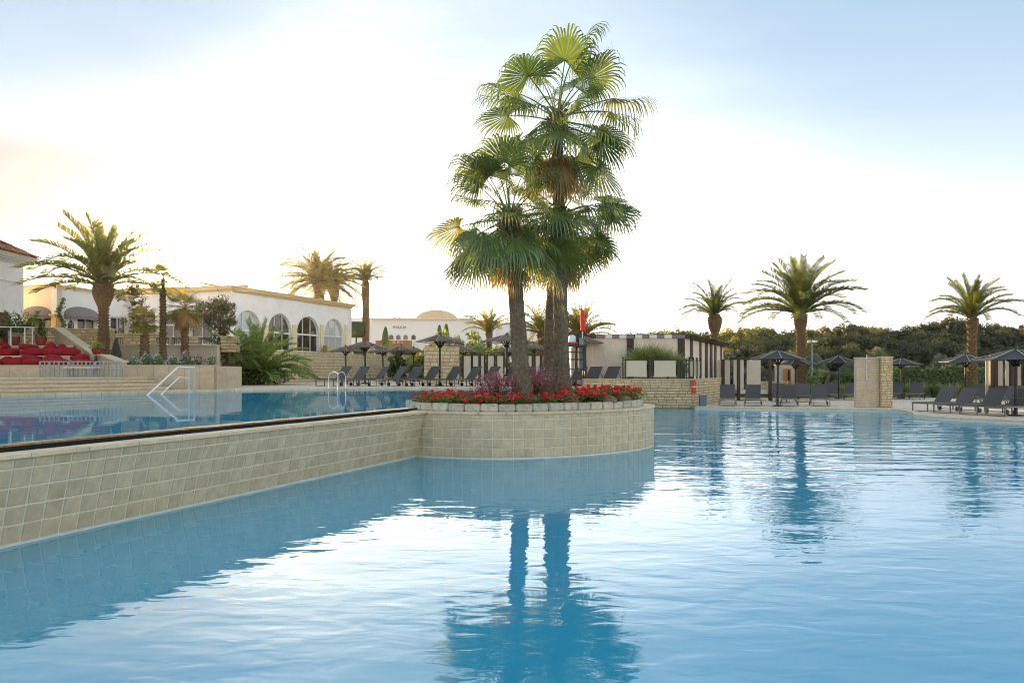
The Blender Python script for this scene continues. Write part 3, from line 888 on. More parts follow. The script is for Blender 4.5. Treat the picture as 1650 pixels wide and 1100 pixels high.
# ------------------------------------------------------------------ the three palms of the planter
d1, d2, d3 = 16.3, 17.2, 18.6
fan_palm('fan_palm', 'short fan palm with leaning trunk, left of the three in the round planter', (X(841, d1), d1, SOILZ - .03), (X(821, d1), d1, Z(350, d1)), .185, .135, .98, 36, 5, 21, flare=1.5, spread=(84, -50), bend=.3)
fan_palm('fan_palm', 'tallest fan palm whose crown tops the others in the round planter', (X(906, d2), d2, SOILZ - .03), (X(898, d2), d2, Z(188, d2)), .18, .10, 1.14, 28, 10, 36, flare=1.9, spread=(86, -40))
fan_palm('fan_palm', 'middle fan palm whose trunk stands hidden behind the tallest palm', (X(884, d3), d3, SOILZ - .03), (X(905, d3), d3, Z(348, d3)), .14, .11, 1.06, 34, 8, 55, flare=1.3, spread=(70, -55), bend=1.5)

# geraniums, pink bushes and cushions in the planter
def ger_proto(seed):
    rnd = random.Random(seed)
    root = T('geranium_plant', 'red geranium with green leaves in the round planter', 'flower', (0, 0, 0), 0, 'red geraniums round the planter rim')
    mb = MB()
    for i in range(95):
        p = (rnd.gauss(0, .09), rnd.gauss(0, .09), rnd.uniform(.01, .19)); leafquads(mb, p, (rnd.uniform(-.7, .7), rnd.uniform(-.7, .7), 1), rnd.uniform(.018, .034), rnd, .9)
    mb.build('foliage', MT['gerleaf'], root)
    for b in range((3, 5, 4, 2)[seed - 1]):
        mb = MB(); c = Vector((rnd.gauss(0, .085), rnd.gauss(0, .085), rnd.uniform(.13, .22)))
        mb.beam((c.x * .5, c.y * .5, .03), c, .004)
        for i in range(24):
            dd = Vector((rnd.gauss(0, 1), rnd.gauss(0, 1), rnd.gauss(.3, .8))).normalized(); leafquads(mb, c + dd * rnd.uniform(.02, .042), dd, rnd.uniform(.014, .024), rnd, .85)
        mb.build('bloom', MT['redfl'], root)
    return root
protos = [ger_proto(s) for s in (1, 2, 3, 4)]
rg = random.Random(77); cnt = 0; used = set()
ringp = [Vector(p) for p in inset(outline, .44)]
for i in range(900):
    p = ringp[rg.randrange(len(ringp))]; k = rg.uniform(0, .75) ** 1.2
    q = p + (pc - p).normalized() * k
    if q.y > 17.6 and q.x < 2.2 and rg.random() < .75: continue
    if any((q - Vector(u_)).length < .13 for u_ in used): continue
    if cnt >= 150: break
    used.add((q.x, q.y)); j = rg.randrange(4)
    o = protos[j] if cnt < 4 and cnt == j else None
    if cnt < 4: o = protos[cnt]
    else: o = copy_tree(protos[j])
    o.location = (q.x, q.y, SOILZ - .01 + (.05 if q.x > 1.2 else 0)); s_ = rg.uniform(.72, 1.12) * (1.2 if q.x > 1.0 else 1); o.scale = (s_, s_, s_); o.rotation_euler = (0, 0, rg.uniform(0, 6.28)); cnt += 1

def wispy(name, label, px, d, zb, r, h, seed, n=150):
    rnd = random.Random(seed); root = T(name, label, 'bush', (X(px, d), d, zb))
    ms, ml, mf = MB(), MB(), MB()
    for i in range(n):
        a = rnd.uniform(0, 2 * PI); rr_ = abs(rnd.gauss(0, .5)) * r; hh = h * rnd.uniform(.55, 1.1) * (1 - .25 * (rr_ / r) ** 2)
        b = Vector((math.cos(a) * rr_ * .3, math.sin(a) * rr_ * .3, 0)); tip = Vector((math.cos(a) * rr_ * 1.2, math.sin(a) * rr_ * 1.2, hh)); m_ = (b + tip) / 2 + Vector((0, 0, h * .12))
        ms.tube([b, m_, tip], [.004, .003, .0015], 3, False)
        for k in range(7):
            t = rnd.uniform(.1, .8); p = b.lerp(tip, t); leafquads(ml, p + Vector((rnd.gauss(0, .02), rnd.gauss(0, .02), .02)), (rnd.uniform(-1, 1), rnd.uniform(-1, 1), .6), .022, rnd, .4)
        for k in range(6):
            t = rnd.uniform(.55, 1.02); p = b.lerp(tip, t); leafquads(mf, p + Vector((rnd.gauss(0, .02), rnd.gauss(0, .02), .03)), (rnd.uniform(-1, 1), rnd.uniform(-1, 1), .3), rnd.uniform(.012, .02), rnd, .8)
    ms.build('stem', MT['ghost'], root); ml.build('foliage', MT['boug'], root); mf.build('blossom', MT['pinkfl'], root)
wispy('pink_bush', 'wispy pink flowering bush left of the leaning palm trunk', 800, 16.0, SOILZ, .62, .62, 3, 170)
wispy('pink_bush', 'wispy pink flowering bush between the palm trunks', 868, 16.6, SOILZ, .42, .72, 4, 130)
wispy('pink_bush', 'low sparse pink bush by the left rim of the planter', 775, 15.6, SOILZ, .35, .32, 5, 60)
for i, (px_, d_, r_, lab) in enumerate(((858, 15.25, .155, 'brown rounded stone in front of the leaning palm trunk'), (857, 15.6, .19, 'flat brown stone behind the front rounded stone'), (921, 15.4, .15, 'round brown mound below the tallest palm trunk'), (977, 15.9, .19, 'large round brown mound among the right hand geraniums'), (1003, 16.5, .15, 'brown mound at the right end of the geraniums'), (868, 15.9, .17, 'brown stone touching the foot of the leaning palm'))):
    rnd = random.Random(i)
    o = MB().sphere((0, 0, 0), r_, 14, 9, (1.15, 1, .7), f=lambda p, s=i: tuple(c * (1 + .06 * math.sin(p[0] * 5 + s) + .05 * math.sin(p[1] * 7 + s * 2)) for c in p)).build('rounded_stone', MT['mound'], None, True)
    o.location = (X(px_, d_), d_, SOILZ + .06); props(o, lab, 'stone', 'rounded stones in the planter')

# ------------------------------------------------------------------ loungers
def lounger_proto():
    """feet at +y end is the head; length along y, faces -y"""
    root = T('sun_lounger', 'x', 'sun lounger')
    W_, L_, h = .70, 1.95, .34
    fr_ = MB()
    for sx in (-1, 1): fr_.box((sx * (W_ / 2 - .02), .02, h - .02), (.035, L_, .045))
    fr_.box((0, -L_ / 2 + .03, h - .02), (W_ - .04, .035, .045)); fr_.box((0, L_ / 2 - .01, h - .02), (W_ - .04, .035, .045)); fr_.box((0, .25, h - .02), (W_ - .04, .03, .04))
    fr_.build('frame', MT['alu'], root)
    MB().box((0, -.36, h + .012), (W_ - .05, 1.18, .014)).build('seat', MT['sling'], root)
    e = R(52); c = Vector((0, .25, h + .01)); q = Vector((0, math.cos(e), math.sin(e)))
    b = MB(); t = Matrix.Rotation(e, 3, 'X'); b.box(c + q * .37, (W_ - .02, .74, .03), 0, t); b.build('backrest', MT['sling'], root)
    b = MB(); b.beam(c + q * .45 + Vector((.3, 0, 0)), (.3, .82, h), .02); b.beam(c + q * .45 + Vector((-.3, 0, 0)), (-.3, .82, h), .02); b.build('back_strut', MT['alu'], root)
    for sx in (-1, 1):
        g = MB(); x_ = sx * (W_ / 2 - .02)
        g.box((x_, -L_ / 2 + .06, h / 2 - .02), (.035, .035, h - .04)); g.build('leg', MT['alu'], root)
        g = MB(); g.box((x_, .45, h / 2 + .02), (.035, .035, h - .08)); g.build('leg', MT['alu'], root)
        g = MB(); g.tube([(x_ + sx * .03, .62, .085), (x_ + sx * .075, .62, .085)], .085, 14); g.build('wheel', MT['blackmetal'], root)
    g = MB(); g.box((0, -L_ / 2 + .06, .015), (W_ - .075, .03, .025)); g.build('foot_bar', MT['alu'], root)
    g = MB(); g.tube([(-.36, .62, .085), (.36, .62, .085)], .012, 6); g.box((-.33, .62, .21), (.03, .03, .22)); g.box((.33, .62, .21), (.03, .03, .22)); g.build('axle', MT['alu'], root)
    return root
lp = lounger_proto(); first = True
def lounger(px, d, z, rz, label, group):
    global first
    o = lp if first else copy_tree(lp); first = False
    o.location = (X(px, d), d, z); o.rotation_euler = (0, 0, rz); o['label'] = label; o['group'] = group
    return o
ORD = ['first', 'second', 'third', 'fourth', 'fifth', 'sixth', 'seventh', 'eighth', 'ninth', 'tenth', 'eleventh', 'twelfth', 'thirteenth', 'fourteenth', 'fifteenth', 'sixteenth']
# row across the upper pool
rowpx = [541, 570, 602, 630, 657, 685, 720, 751, 782, 812, 838, 862]
rl = random.Random(2)
for i, p in enumerate(rowpx):
    lounger(p, 36.5 + i * .08 + (1.2 if i in (0, 2) else 0), ZD, R(-47 + rl.uniform(-9, 9)), f'dark grey lounger across the upper pool, {ORD[i]} from the left in its row', 'loungers lined up behind the upper pool')
for p, d, l in ((925, 37.8, 'dark grey lounger behind the lifeguard chair'), (949, 37.2, 'dark grey lounger just right of the lifeguard chair'), (978, 36.9, 'dark grey lounger alone before the wide canvas screen')):
    lounger(p, d, ZD, R(-38), l, 'loungers lined up behind the upper pool')
zf = ZL
# right deck: seen from the foot
for p, d, l in ((1172, 35.6, 'lounger facing the pool nearest the brick wall corner'), (1213, 35.4, 'lounger facing the pool in front of the timber cabana'), (1272, 35.1, 'lounger facing the pool just right of the black parasol pole'), (1321, 35.1, 'lounger facing the pool left of the stone shower wall')):
    lounger(p, d, zf, R(rl.uniform(-5, 5)) - math.atan((p - 825) / F), l, 'loungers facing the lower pool')
for p, d, l in ((1257, 39.6, 'lounger partly hidden behind the near black parasol pole'), (1294, 40, 'lounger in the back row before the thick palm trunk'), (1339, 43, 'back row lounger left of the third black parasol'), (1371, 43, 'back row lounger between black parasol and shower wall'), (1443, 44, 'back row lounger peeping out right of the shower wall'), (1475, 43.5, 'back row lounger right of the parasol behind the shower wall')):
    lounger(p, d, zf, R(rl.uniform(-7, 7)) - math.atan((p - 825) / F), l, 'loungers in the back row of the lower deck')
for p, d, a, l in ((1510, 30.3, -68, 'sideways lounger at the left end of the right hand row'), (1545, 29.0, -66, 'sideways lounger second from the left in the right hand row'), (1588, 27.9, -66, 'sideways lounger third from the left in the right hand row'), (1632, 27.0, -66, 'sideways lounger at the right edge under the big black parasol'),
                   (1560, 36.0, -64, 'sideways lounger behind the right hand row, left one'), (1582, 35.2, -64, 'sideways lounger behind the right hand row, right one'), (1622, 33.0, -64, 'sideways lounger by the cabana at the right edge')):
    lounger(p, d, zf, R(a), l, 'loungers side on at the right of the lower deck')

# ------------------------------------------------------------------ parasols
def parasol_proto(kind):
    root = T('slatted_parasol', 'x', 'parasol')
    sm = MT['slat'] if kind == 'wood' else MT['blackslat']; pm = MT['wood'] if kind == 'wood' else MT['blackmetal']
    Hh, Rr, rise = 2.18, 1.18, .40
    MB().tube([(0, 0, 0), (.01, 0, 1.1), (0, 0, Hh + rise - .05)], [.055, .05, .045], 10).build('pole', pm, root)
    MB().lathe([(.22, 0), (.22, .05), (.08, .07)], n=14).build('base', pm, root)
    MB().lathe([(.10, Hh + rise - .06), (.11, Hh + rise), (.03, Hh + rise + .06), (.02, Hh + rise + .11)], n=10).build('finial', pm, root)
    rnd = random.Random(6)
    mb = MB(); n = 8; rings = 9
    for k in range(n):
        a0, a1 = 2 * PI * k / n, 2 * PI * (k + 1) / n
        for j in range(rings):
            t0, t1 = j / rings, (j + 1.18) / rings
            def P(a, t, dz=0):
                r_ = .06 + (Rr - .06) * t; q = t
                return Vector((math.cos(a) * r_, math.sin(a) * r_, Hh + rise * (max(0, 1 - q) ** 1.15 + min(0, 1 - q)) + dz))
            up = .03 if kind == 'wood' else .006
            jit = rnd.uniform(-.02, .015) if kind == 'wood' else 0
            ext = (rnd.uniform(.02, .06) if j % 2 else rnd.uniform(-.03, .02)) if kind == 'wood' else 0
            va = [P(a0 + .01, t0, 0), P(a1 - .01, t0, 0), P(a1 - .01 + ext, min(t1, 1.03), up + jit), P(a0 + .01 - ext, min(t1, 1.03), up + jit)]
            vb = [v - Vector((0, 0, .014)) for v in va]
            mb.add(va + vb, [(0, 3, 2, 1), (4, 5, 6, 7), (0, 1, 5, 4), (1, 2, 6, 5), (2, 3, 7, 6), (3, 0, 4, 7)])
    mb.build('canopy', sm, root)
    for k in range(n):
        a = 2 * PI * k / n; o = Vector((math.cos(a), math.sin(a), 0))
        MB().beam(o * .05 + Vector((0, 0, Hh + rise * .97 + .02)), o * (Rr + .03) + Vector((0, 0, Hh + .03)), .03, .025).build('rib', MT['ribl'], root)
        MB().beam(o * .05 + Vector((0, 0, Hh - .22)), o * .42 + Vector((0, 0, Hh + rise * .5)), .035, .035).build('strut', pm, root)
    MB().lathe([(.10, Hh - .26), (.13, Hh - .22), (.10, Hh - .18)], n=10).build('hub', pm, root)
    tb = MB(); tb.tube([(0, 0, .68), (0, 0, .70)], .20, 14); tb.build('side_table', pm, root)
    return root
pw, pb = parasol_proto('wood'), parasol_proto('black'); uw = ub = True
def parasol(kind, px, ytop, d, zb, label, s=1.0):
    global uw, ub
    if kind == 'wood': o = pw if uw else copy_tree(pw); uw = False
    else: o = pb if ub else copy_tree(pb); ub = False
    h = (Z(ytop, d) - zb) / 2.68
    o.location = (X(px, d), d, zb); o.scale = (s, s, h); o.rotation_euler = (R(rl.uniform(-1, 1)), R(rl.uniform(-1, 1)), rl.uniform(0, .8))
    o['label'] = label; o['group'] = 'brown slatted parasols on the upper deck' if kind == 'wood' else 'black slatted parasols on the lower deck'
for p, y, d, s, l in ((557.3, 555.5, 54, .98, 'brown slatted parasol farthest left, in front of the café brick base'),
                      (588, 547, 46, 1.05, 'brown slatted parasol under the thin far date palm'),
                      (617.5, 557, 56, 1.0, 'brown slatted parasol below the brown low wall, small and far'),
                      (646.5, 554.5, 53, .95, 'brown slatted parasol directly left of the hidden far one'),
                      (666.5, 557, 57, .8, 'small far brown parasol left of the tall stone block'),
                      (708, 535.5, 37.6, 1.0, 'large near brown parasol in front of the tall stone block'),
                      (733.6, 552, 51, 1.05, 'brown parasol behind the tall stone block'),
                      (746, 557, 56, 1.0, 'far brown parasol right of the tall stone block'),
                      (816, 535.5, 37.8, 1.12, 'large brown parasol behind the leaning palm trunk'),
                      (820, 557, 56, 1.0, 'small far parasol partly hidden by the leaning palm trunk'),
                      (860, 550.5, 50, .95, 'brown parasol seen between the palm trunks'),
                      (927, 536, 38.6, 1.2, 'brown parasol over the lifeguard chair')):
    parasol('wood', p, y, d, ZD, l, s)
for p, y, d, s, l in ((1252.7, 561.5, 34.6, .98, 'near black parasol between the loungers facing the pool'),
                      (1282, 574.5, 44, 1.0, 'black parasol partly hidden before the thick palm trunk'),
                      (1351, 571, 44.6, .95, 'black parasol left of the stone shower wall'),
                      (1451.5, 575, 44.6, .95, 'black parasol just right of the stone shower wall'),
                      (1554.7, 568, 37, .95, 'black parasol before the rightmost date palm'),
                      (1636.6, 559, 26.9, 1.12, 'biggest black parasol at the right edge')):
    parasol('black', p, y, d, zf, l, s)

# ------------------------------------------------------------------ brick walls
def brick_face(parent, a, b, z0, z1, bw, bh, mat, seed=0, parts=True, proud=.03, ox=0, oy=0, hole=None):
    """running-bond bricks on the vertical face from a to b (outer side to the right of travel)"""
    rnd = random.Random(seed); a, b = Vector(a), Vector(b); L = (b - a).length; t = (b - a) / L; nn = Vector((t.y, -t.x))
    rows_ = max(1, round((z1 - z0) / bh)); h = (z1 - z0) / rows_; mbj = MB()
    for r_ in range(rows_):
        x_ = -rnd.uniform(0, bw)
        while x_ < L:
            w = bw * rnd.uniform(.75, 1.25); s0, s1 = max(x_, 0), min(x_ + w, L); x_ += w
            if s1 - s0 < .05: continue
            if hole and any(s0 < h1 and s1 > h0 and z0 + r_ * h < h3 and z0 + (r_ + 1) * h > h2 for h0, h1, h2, h3 in hole): continue
            pr = proud * rnd.uniform(.5, 1.0); g_ = .012
            p, q = a + t * (s0 + g_), a + t * (s1 - g_)
            mb = MB() if parts else mbj
            jz = rnd.uniform(-.004, .004)
            zz0, zz1 = z0 + r_ * h + g_ + jz, z0 + (r_ + 1) * h - g_ + jz
            po = [p - nn * .01, q - nn * .01, q + nn * pr - t * .008, p + nn * pr + t * .008]
            v = [(po[0].x - ox, po[0].y - oy, zz0), (po[1].x - ox, po[1].y - oy, zz0), (po[2].x - ox, po[2].y - oy, zz0 + .008), (po[3].x - ox, po[3].y - oy, zz0 + .008),
                 (po[0].x - ox, po[0].y - oy, zz1), (po[1].x - ox, po[1].y - oy, zz1), (po[2].x - ox, po[2].y - oy, zz1 - .008), (po[3].x - ox, po[3].y - oy, zz1 - .008)]
            mb.add(v, [(2, 3, 7, 6), (0, 4, 7, 3), (1, 2, 6, 5), (4, 5, 6, 7), (0, 3, 2, 1)])
            if parts: mb.build('brick', mat, parent)
    if not parts: mbj.build('brick_facing', mat, parent, kind='stuff')

# honey stone wall at the far side of the lower pool
c0, c1, c2 = (3.2, 34.8), (8.07, 34.8), (11.2, 41.6)
sw = T('stone_block_wall', 'honey coloured stone wall rising from the water and turning back at its corner', 'wall', (c1[0], c1[1], 0))
mb = MB(); mb.prism([(c0[0] - c1[0], .02), (-.02, .02), (c2[0] - c1[0] - .02, c2[1] - c1[1]), (c2[0] - c1[0] - .4, c2[1] - c1[1]), (-.4, .45), (c0[0] - c1[0], .45)], -.3, 1.27)
mb.build('core', MT['mortar'], sw)
brick_face(sw, (4.5, 34.82), c1, .0, 1.27, .44, .128, MT['brick'], 1, True, ox=c1[0], oy=c1[1])
brick_face(sw, (3.2, 34.82), (4.5, 34.82), ZD, 1.27, .44, .128, MT['brick'], 4, True, ox=c1[0], oy=c1[1])
brick_face(sw, c1, c2, .08, 1.27, .5, .128, MT['brick'], 2, True, ox=c1[0], oy=c1[1])
for k in range(9):
    u0, u1 = k / 9, (k + 1) / 9
    p = c0[0] - c1[0] + (0 - c0[0] + c1[0]) * u0; q = c0[0] - c1[0] + (0 - c0[0] + c1[0]) * u1
    MB().prism([(p + .005, -.05), (q - .005, -.05), (q - .005, .5), (p + .005, .5)], 1.27, 1.31).build('coping_stone', MT['coping'], sw)
va, vb_ = Vector((.055, 0)), Vector((c2[0] - c1[0] + .05, c2[1] - c1[1]))
for k in range(11):
    p, q = va.lerp(vb_, k / 11) + (vb_ - va).normalized() * .005, va.lerp(vb_, (k + 1) / 11)
    w_ = Vector((-.5, .1)) if k else Vector((-.05, .5))
    MB().prism([tuple(p), tuple(q), tuple(q + Vector((-.5, .1))), tuple(p + w_)], 1.272, 1.312).build('coping_stone', MT['coping'], sw)
# glass fence
gf = T('glass_fence', 'black metal fence with frosted glass panes on top of the honey stone wall', 'fence', (c1[0], 35.0, 1.312))
def gx(px): return X(px, 35.0) - c1[0]
for px_ in (1003.5, 1008, 1047.5, 1051, 1093, 1098, 1106):
    h = Z(578 if px_ in (1003.5, 1047.5) else 581, 35) - 1.312; w = .09 if px_ in (1047.5, 1098, 1093) else .055
    p = MB().box((gx(px_), 0, h / 2), (w, .06, h)); p.sphere((gx(px_), 0, h + .04), .045, 8, 5) if px_ in (1003.5, 1047.5, 1106) else None
    p.build('post', MT['blackmetal'], gf)
for a, b in ((1008, 1043), (1053, 1090)):
    MB().box(((gx(a) + gx(b)) / 2, 0, .46), (gx(b) - gx(a) - .06, .02, .72)).build('pane', MT['frost'], gf)
for k, (a, b) in enumerate(((1003.5, 1093), (1093, 1112))):
    for z_ in (.05, .86): MB().box(((gx(a) + gx(b)) / 2, 0, z_ + .001 * k), (gx(b) - gx(a), .04, .05)).build('rail', MT['blackmetal'], gf)
dirc = (Vector(c2) - Vector(c1)).normalized()
for k in range(4):
    q = Vector((0, 0)) + dirc * (.5 + k * .85); x_, y_ = q.x - .2, q.y - .1
    MB().box((x_, y_, .46), (.07, .07, .92)).sphere((x_, y_, .96), .05, 8, 5).build('post', MT['blackmetal'], gf)
    if k < 3:
        q2 = q + dirc * .42; MB().box((q2.x - .2, q2.y - .1, .46), (.62, .02, .7), math.atan2(dirc.y, dirc.x)).build('pane', MT['frost'], gf)
        MB().beam((x_, y_, .86), (x_ + dirc.x * .85, y_ + dirc.y * .85, .86), .04).build('rail', MT['blackmetal'], gf)
# life ring, box
lr = T('rescue_buoy_case', 'slim orange red rescue buoy case with a pale band on the stone wall corner', 'life buoy', (c1[0] + .06, 34.68, .66))
MB().lathe([(.02, 0), (.09, .03), (.105, .12), (.105, .5), (.09, .58), (.02, .62)], n=14).build('case', MT['orange'], lr, True)
MB().tube([(0, 0, .29), (0, 0, .33)], .109, 14).build('band', MT['checkw'], lr)
o = MB().box((0, 0, .22), (.3, .22, .44)).box((0, 0, .46), (.34, .26, .04)).build('pump_box', MT['blue']); o.location = (c1[0] + .42, 34.55, ZL + .02); props(o, 'small blue grey box at the foot of the stone wall corner', 'box')

# ------------------------------------------------------------------ beach bar / cabana building
bb = T('bar_pavilion', 'dark timber pavilion with sand coloured canvas walls above the stone wall', 'building', (X(1103, 39), 39, ZD))
bx0, bxc = X(936, 39) - X(1103, 39), 0
H1 = Z(545, 39) - ZD; H2 = Z(559, 45.5) - ZD
fx, fy = X(1165, 45.5) - X(1103, 39), 6.5
for a, b in ((936, 1010), (1021, 1092)):
    xa, xb = X(a, 39) - X(1103, 39), X(b, 39) - X(1103, 39); n = 4 if a == 936 else 1
    for k in range(n):
        p, q = xa + (xb - xa) * k / n, xa + (xb - xa) * (k + 1) / n
        MB().box(((p + q) / 2, .01 * (k % 2), H1 / 2), (q - p - .004, .03, H1)).build('canvas_panel', MT['fabric'], bb)
for a, b in ((1010, 1021), (1092, 1103)):
    xa, xb = X(a, 39) - X(1103, 39), X(b, 39) - X(1103, 39)
    for k in range(6): MB().box(((xa + xb) / 2, -.02, H1 / 6 * (k + .5)), (xb - xa, .12, H1 / 6 - .02)).build('timber_block', MT['wood'], bb)
chk = [(960, 975, 0), (975, 986, 1), (986, 997.5, 0), (997.5, 1009, 1), (1009, 1021, 0), (1023, 1034.5, 1), (1034.5, 1046, 0), (1046, 1058, 1), (1058, 1070, 0), (1070, 1082, 1), (1082, 1103, 0)]
for a, b, c in chk:
    xa, xb = X(a, 39) - X(1103, 39), X(b, 39) - X(1103, 39)
    MB().box(((xa + xb) / 2, -.06, H1 + .09), (xb - xa - .004, .06, .17)).build('valance_square', MT['checkw'] if c else MT['awning'], bb)
n = 8
edges = [1103, 1111, 1115, 1126, 1129, 1135, 1139, 1143, 1146.5, 1150, 1153, 1160, 1162, 1165]
def side(px):   # point on the side face
    k = (px - 825) / F; x0, y0 = X(1103, 39), 39.0; u = (y0 * k - x0) / (fx - k * fy); return (fx * u, fy * u, u)
for i, (a, b) in enumerate(zip(edges[:-1], edges[1:])):
    p, q = side(a), side(b); h = H1 + (H2 - H1) * (p[2] + q[2]) / 2
    MB().beam((p[0], p[1], h / 2), (q[0], q[1], h / 2), .05 if i % 2 == 0 else .12, h).build('canvas_strip' if i % 2 == 0 else 'timber_post', MT['fabric'] if i % 2 == 0 else MT['wood'], bb)
roof = MB(); o_ = .25
roof.add([(bx0, -.2, H1 + .01), (o_, -.2, H1 + .01), (fx + o_, fy, H2 + .01), (bx0, fy, H2 + .01), (bx0, -.2, H1 + .19), (o_, -.2, H1 + .21), (fx + o_, fy, H2 + .2), (bx0, fy, H2 + .2)], [(3, 2, 1, 0), (4, 5, 6, 7), (0, 1, 5, 4), (1, 2, 6, 5), (2, 3, 7, 6), (3, 0, 4, 7)])
roof.v = [(x, y + .12, z) for x, y, z in roof.v]
roof.build('roof', MT['wood'], bb)
rt2 = random.Random(9); mb = MB()
for k in range(130):
    u = rt2.random(); x_, y_ = o_ + fx * u, -.1 + fy * u
    mb.beam((x_ - .15, y_, H1 + (H2 - H1) * u + .2), (x_ + rt2.uniform(.05, .22), y_ + rt2.uniform(-.1, .1), H1 + (H2 - H1) * u + rt2.uniform(.02, .2)), .05)
mb.build('roof_reed', MT['wood'], bb, kind='stuff')
MB().box((bx0 / 2, fy, H2 / 2), (-bx0, .05, H2)).build('back_wall', MT['fabric2'], bb)
# bushes behind the fence
def spiky(name, label, px, d, zb, r, n, seed, mat='shrub', cat='bush', up=.5):
    rnd = random.Random(seed); root = T(name, label, cat, (X(px, d), d, zb)); mb = MB()
    for i in range(n):
        c = Vector((rnd.uniform(-.7, .7), rnd.uniform(-.5, .5), rnd.uniform(-.3, .5))) * r * .6
        a = rnd.uniform(0, 2 * PI); e = math.asin(rnd.uniform(-.2, 1)); L = r * rnd.uniform(.4, .75)
        dd = Vector((math.cos(a) * math.cos(e), math.sin(a) * math.cos(e), math.sin(e))); w = dd.orthogonal().normalized() * .022
        mb.add([c - w, c + w, c + dd * L * .6 + w * .8, c + dd * L, c + dd * L * .6 - w * .8], [(0, 1, 2, 4), (4, 2, 3)])
    mb.v = [(x, y, z + r * .62) for x, y, z in mb.v]
    mb.build('foliage', MT[mat], root); MB().tube([(0, 0, 0), (0, 0, r * .7)], .06, 6).build('stem', MT['bark'], root)
spiky('spiky_bush', 'large spiky grey green bush behind the fence, left one', 1045, 37.0, ZD, 1.45, 2600, 1)
spiky('spiky_bush', 'smaller spiky grey green bush behind the fence, right one', 1076, 37.0, ZD, 1.22, 1800, 2)

# ------------------------------------------------------------------ lifeguard chair and red parasol
lc = T('lifeguard_chair', 'tall black timber lifeguard chair beside the tallest palm', 'lifeguard chair', (X(928, 36), 36, ZD))
zp = Z(557, 36) - ZD
for sx in (-.40, .40):
    for sy in (-.3, .35): MB().beam((sx * (1.08 if sy < 0 else 1), sy * 1.2, 0), (sx, sy, zp), .09, .09).build('leg', MT['blackmetal'], lc)
for z_ in (.35, .8, 1.25, zp - .3): MB().box((0, -.32, z_), (.86, .05, .06)).build('rung', MT['blackmetal'], lc)
MB().box((0, 0, zp), (.95, .85, .07)).build('platform', MT['blackmetal'], lc)
MB().box((.0, .36, zp + .32), (.8, .06, .6)).build('backrest', MT['blackmetal'], lc)
MB().box((.22, -.2, zp - .6), (.20, .06, 1.1)).build('notice_board', MT['blue'], lc)
MB().box((.22, -.3, zp + .18), (.2, .14, .34)).build('speaker', MT['alu'], lc)
fl = T('swim_float', 'pink swim ring with a pale mint tub on the lifeguard chair', 'swim ring', (X(922, 35.9), 35.9, ZD + zp + .04))
mb = MB()
for k in range(20):
    a, b = 2 * PI * k / 20, 2 * PI * (k + 1) / 20
    mb.tube([(math.cos(a) * .2, math.sin(a) * .2, .06), (math.cos(b) * .2, math.sin(b) * .2, .06)], .07, 8)
mb.build('ring', MT['pink'], fl, True); MB().lathe([(.16, .05), (.17, .2), (.165, .36), (.13, .43), (.04, .46)], n=18).build('tub', MT['mint'], fl, True)
rp_ = T('closed_red_flag', 'furled bright red flag on a pole above the lifeguard chair', 'flag', (X(938.5, 35.9), 35.9, ZD + zp + .04))
MB().tube([(0, 0, 0), (0, 0, 1.66)], .022, 8).build('pole', MT['whitepaint'], rp_)
rnd = random.Random(3)
MB().tube([(0, 0, .62), (.03, 0, .66), (.02, 0, .8), (0, 0, 1.2), (0, 0, 1.58), (0, 0, 1.64)], [.04, .13, .10, .11, .08, .02], 9).build('cloth', MT['redfab'], rp_)

# ------------------------------------------------------------------ timber cabanas on the right
cb = T('timber_cabana', 'dark timber cabana with beige screens left of the near black parasol', 'cabana', (X(1215, 41.6), 41.6, ZL))
Hc = Z(578, 41.6) - ZL
def cxp(px, d=41.6): return X(px, d) - X(1215, 41.6)
for px_, dy in ((1190, 0), (1241, 0), (1212.5, 2.0), (1165, 1.2)): MB().box((X(px_, 41.6 + dy) - X(1215, 41.6), dy, Hc / 2), (.15, .15, Hc)).build('post', MT['wood'], cb)
MB().box((cxp(1215.5), 0, Hc + .04), (cxp(1244) - cxp(1187), .14, .12)).build('beam', MT['wood'], cb)
MB().box((cxp(1188), .6, Hc + .03), (.12, 1.4, .1)).build('beam', MT['wood'], cb)
for a, b in ((1166, 1187), (1193, 1210), (1215, 1238)):
    MB().box(((cxp(a) + cxp(b)) / 2, 1.3, Hc * .62), (cxp(b) - cxp(a), .03, Hc * .72)).build('screen', MT['fabric2'], cb)
MB().box((cxp(1176), 1.26, Hc * .28), (cxp(1192) - cxp(1160), .1, .12)).build('rail', MT['wood'], cb)
MB().box((cxp(1216), .8, .45), (cxp(1238) - cxp(1193), 1.4, .2)).build('mattress', MT['bed'], cb); MB().box((cxp(1216), .8, .28), (cxp(1240) - cxp(1192), 1.5, .1)).build('bed_base', MT['wood'], cb)
cb = T('timber_cabana', 'dark timber cabana at the right edge behind the biggest black parasol', 'cabana', (X(1625, 34), 34, ZL))
Hc = Z(576, 34) - ZL
for px_, dy in ((1597, 0), (1611, .3), (1630, 0), (1660, .3), (1680, 0)): MB().box((X(px_, 34) - X(1625, 34), dy, Hc / 2), (.14, .14, Hc)).build('post', MT['wood'], cb)
for a, b in ((1599, 1609), (1613, 1627), (1632, 1657)): MB().box((X((a + b) / 2, 34) - X(1625, 34), .5, Hc * .6), (X(b, 34) - X(a, 34), .03, Hc * .78)).build('screen', MT['fabric2'], cb)
MB().box((X(1640, 34) - X(1625, 34), 0, Hc + .05), (X(1684, 34) - X(1594, 34), .14, .12)).build('beam', MT['wood'], cb)
MB().box((X(1622, 34) - X(1625, 34), -.1, Hc * .4), (X(1645, 34) - X(1600, 34), .12, .12)).build('rail', MT['wood'], cb)

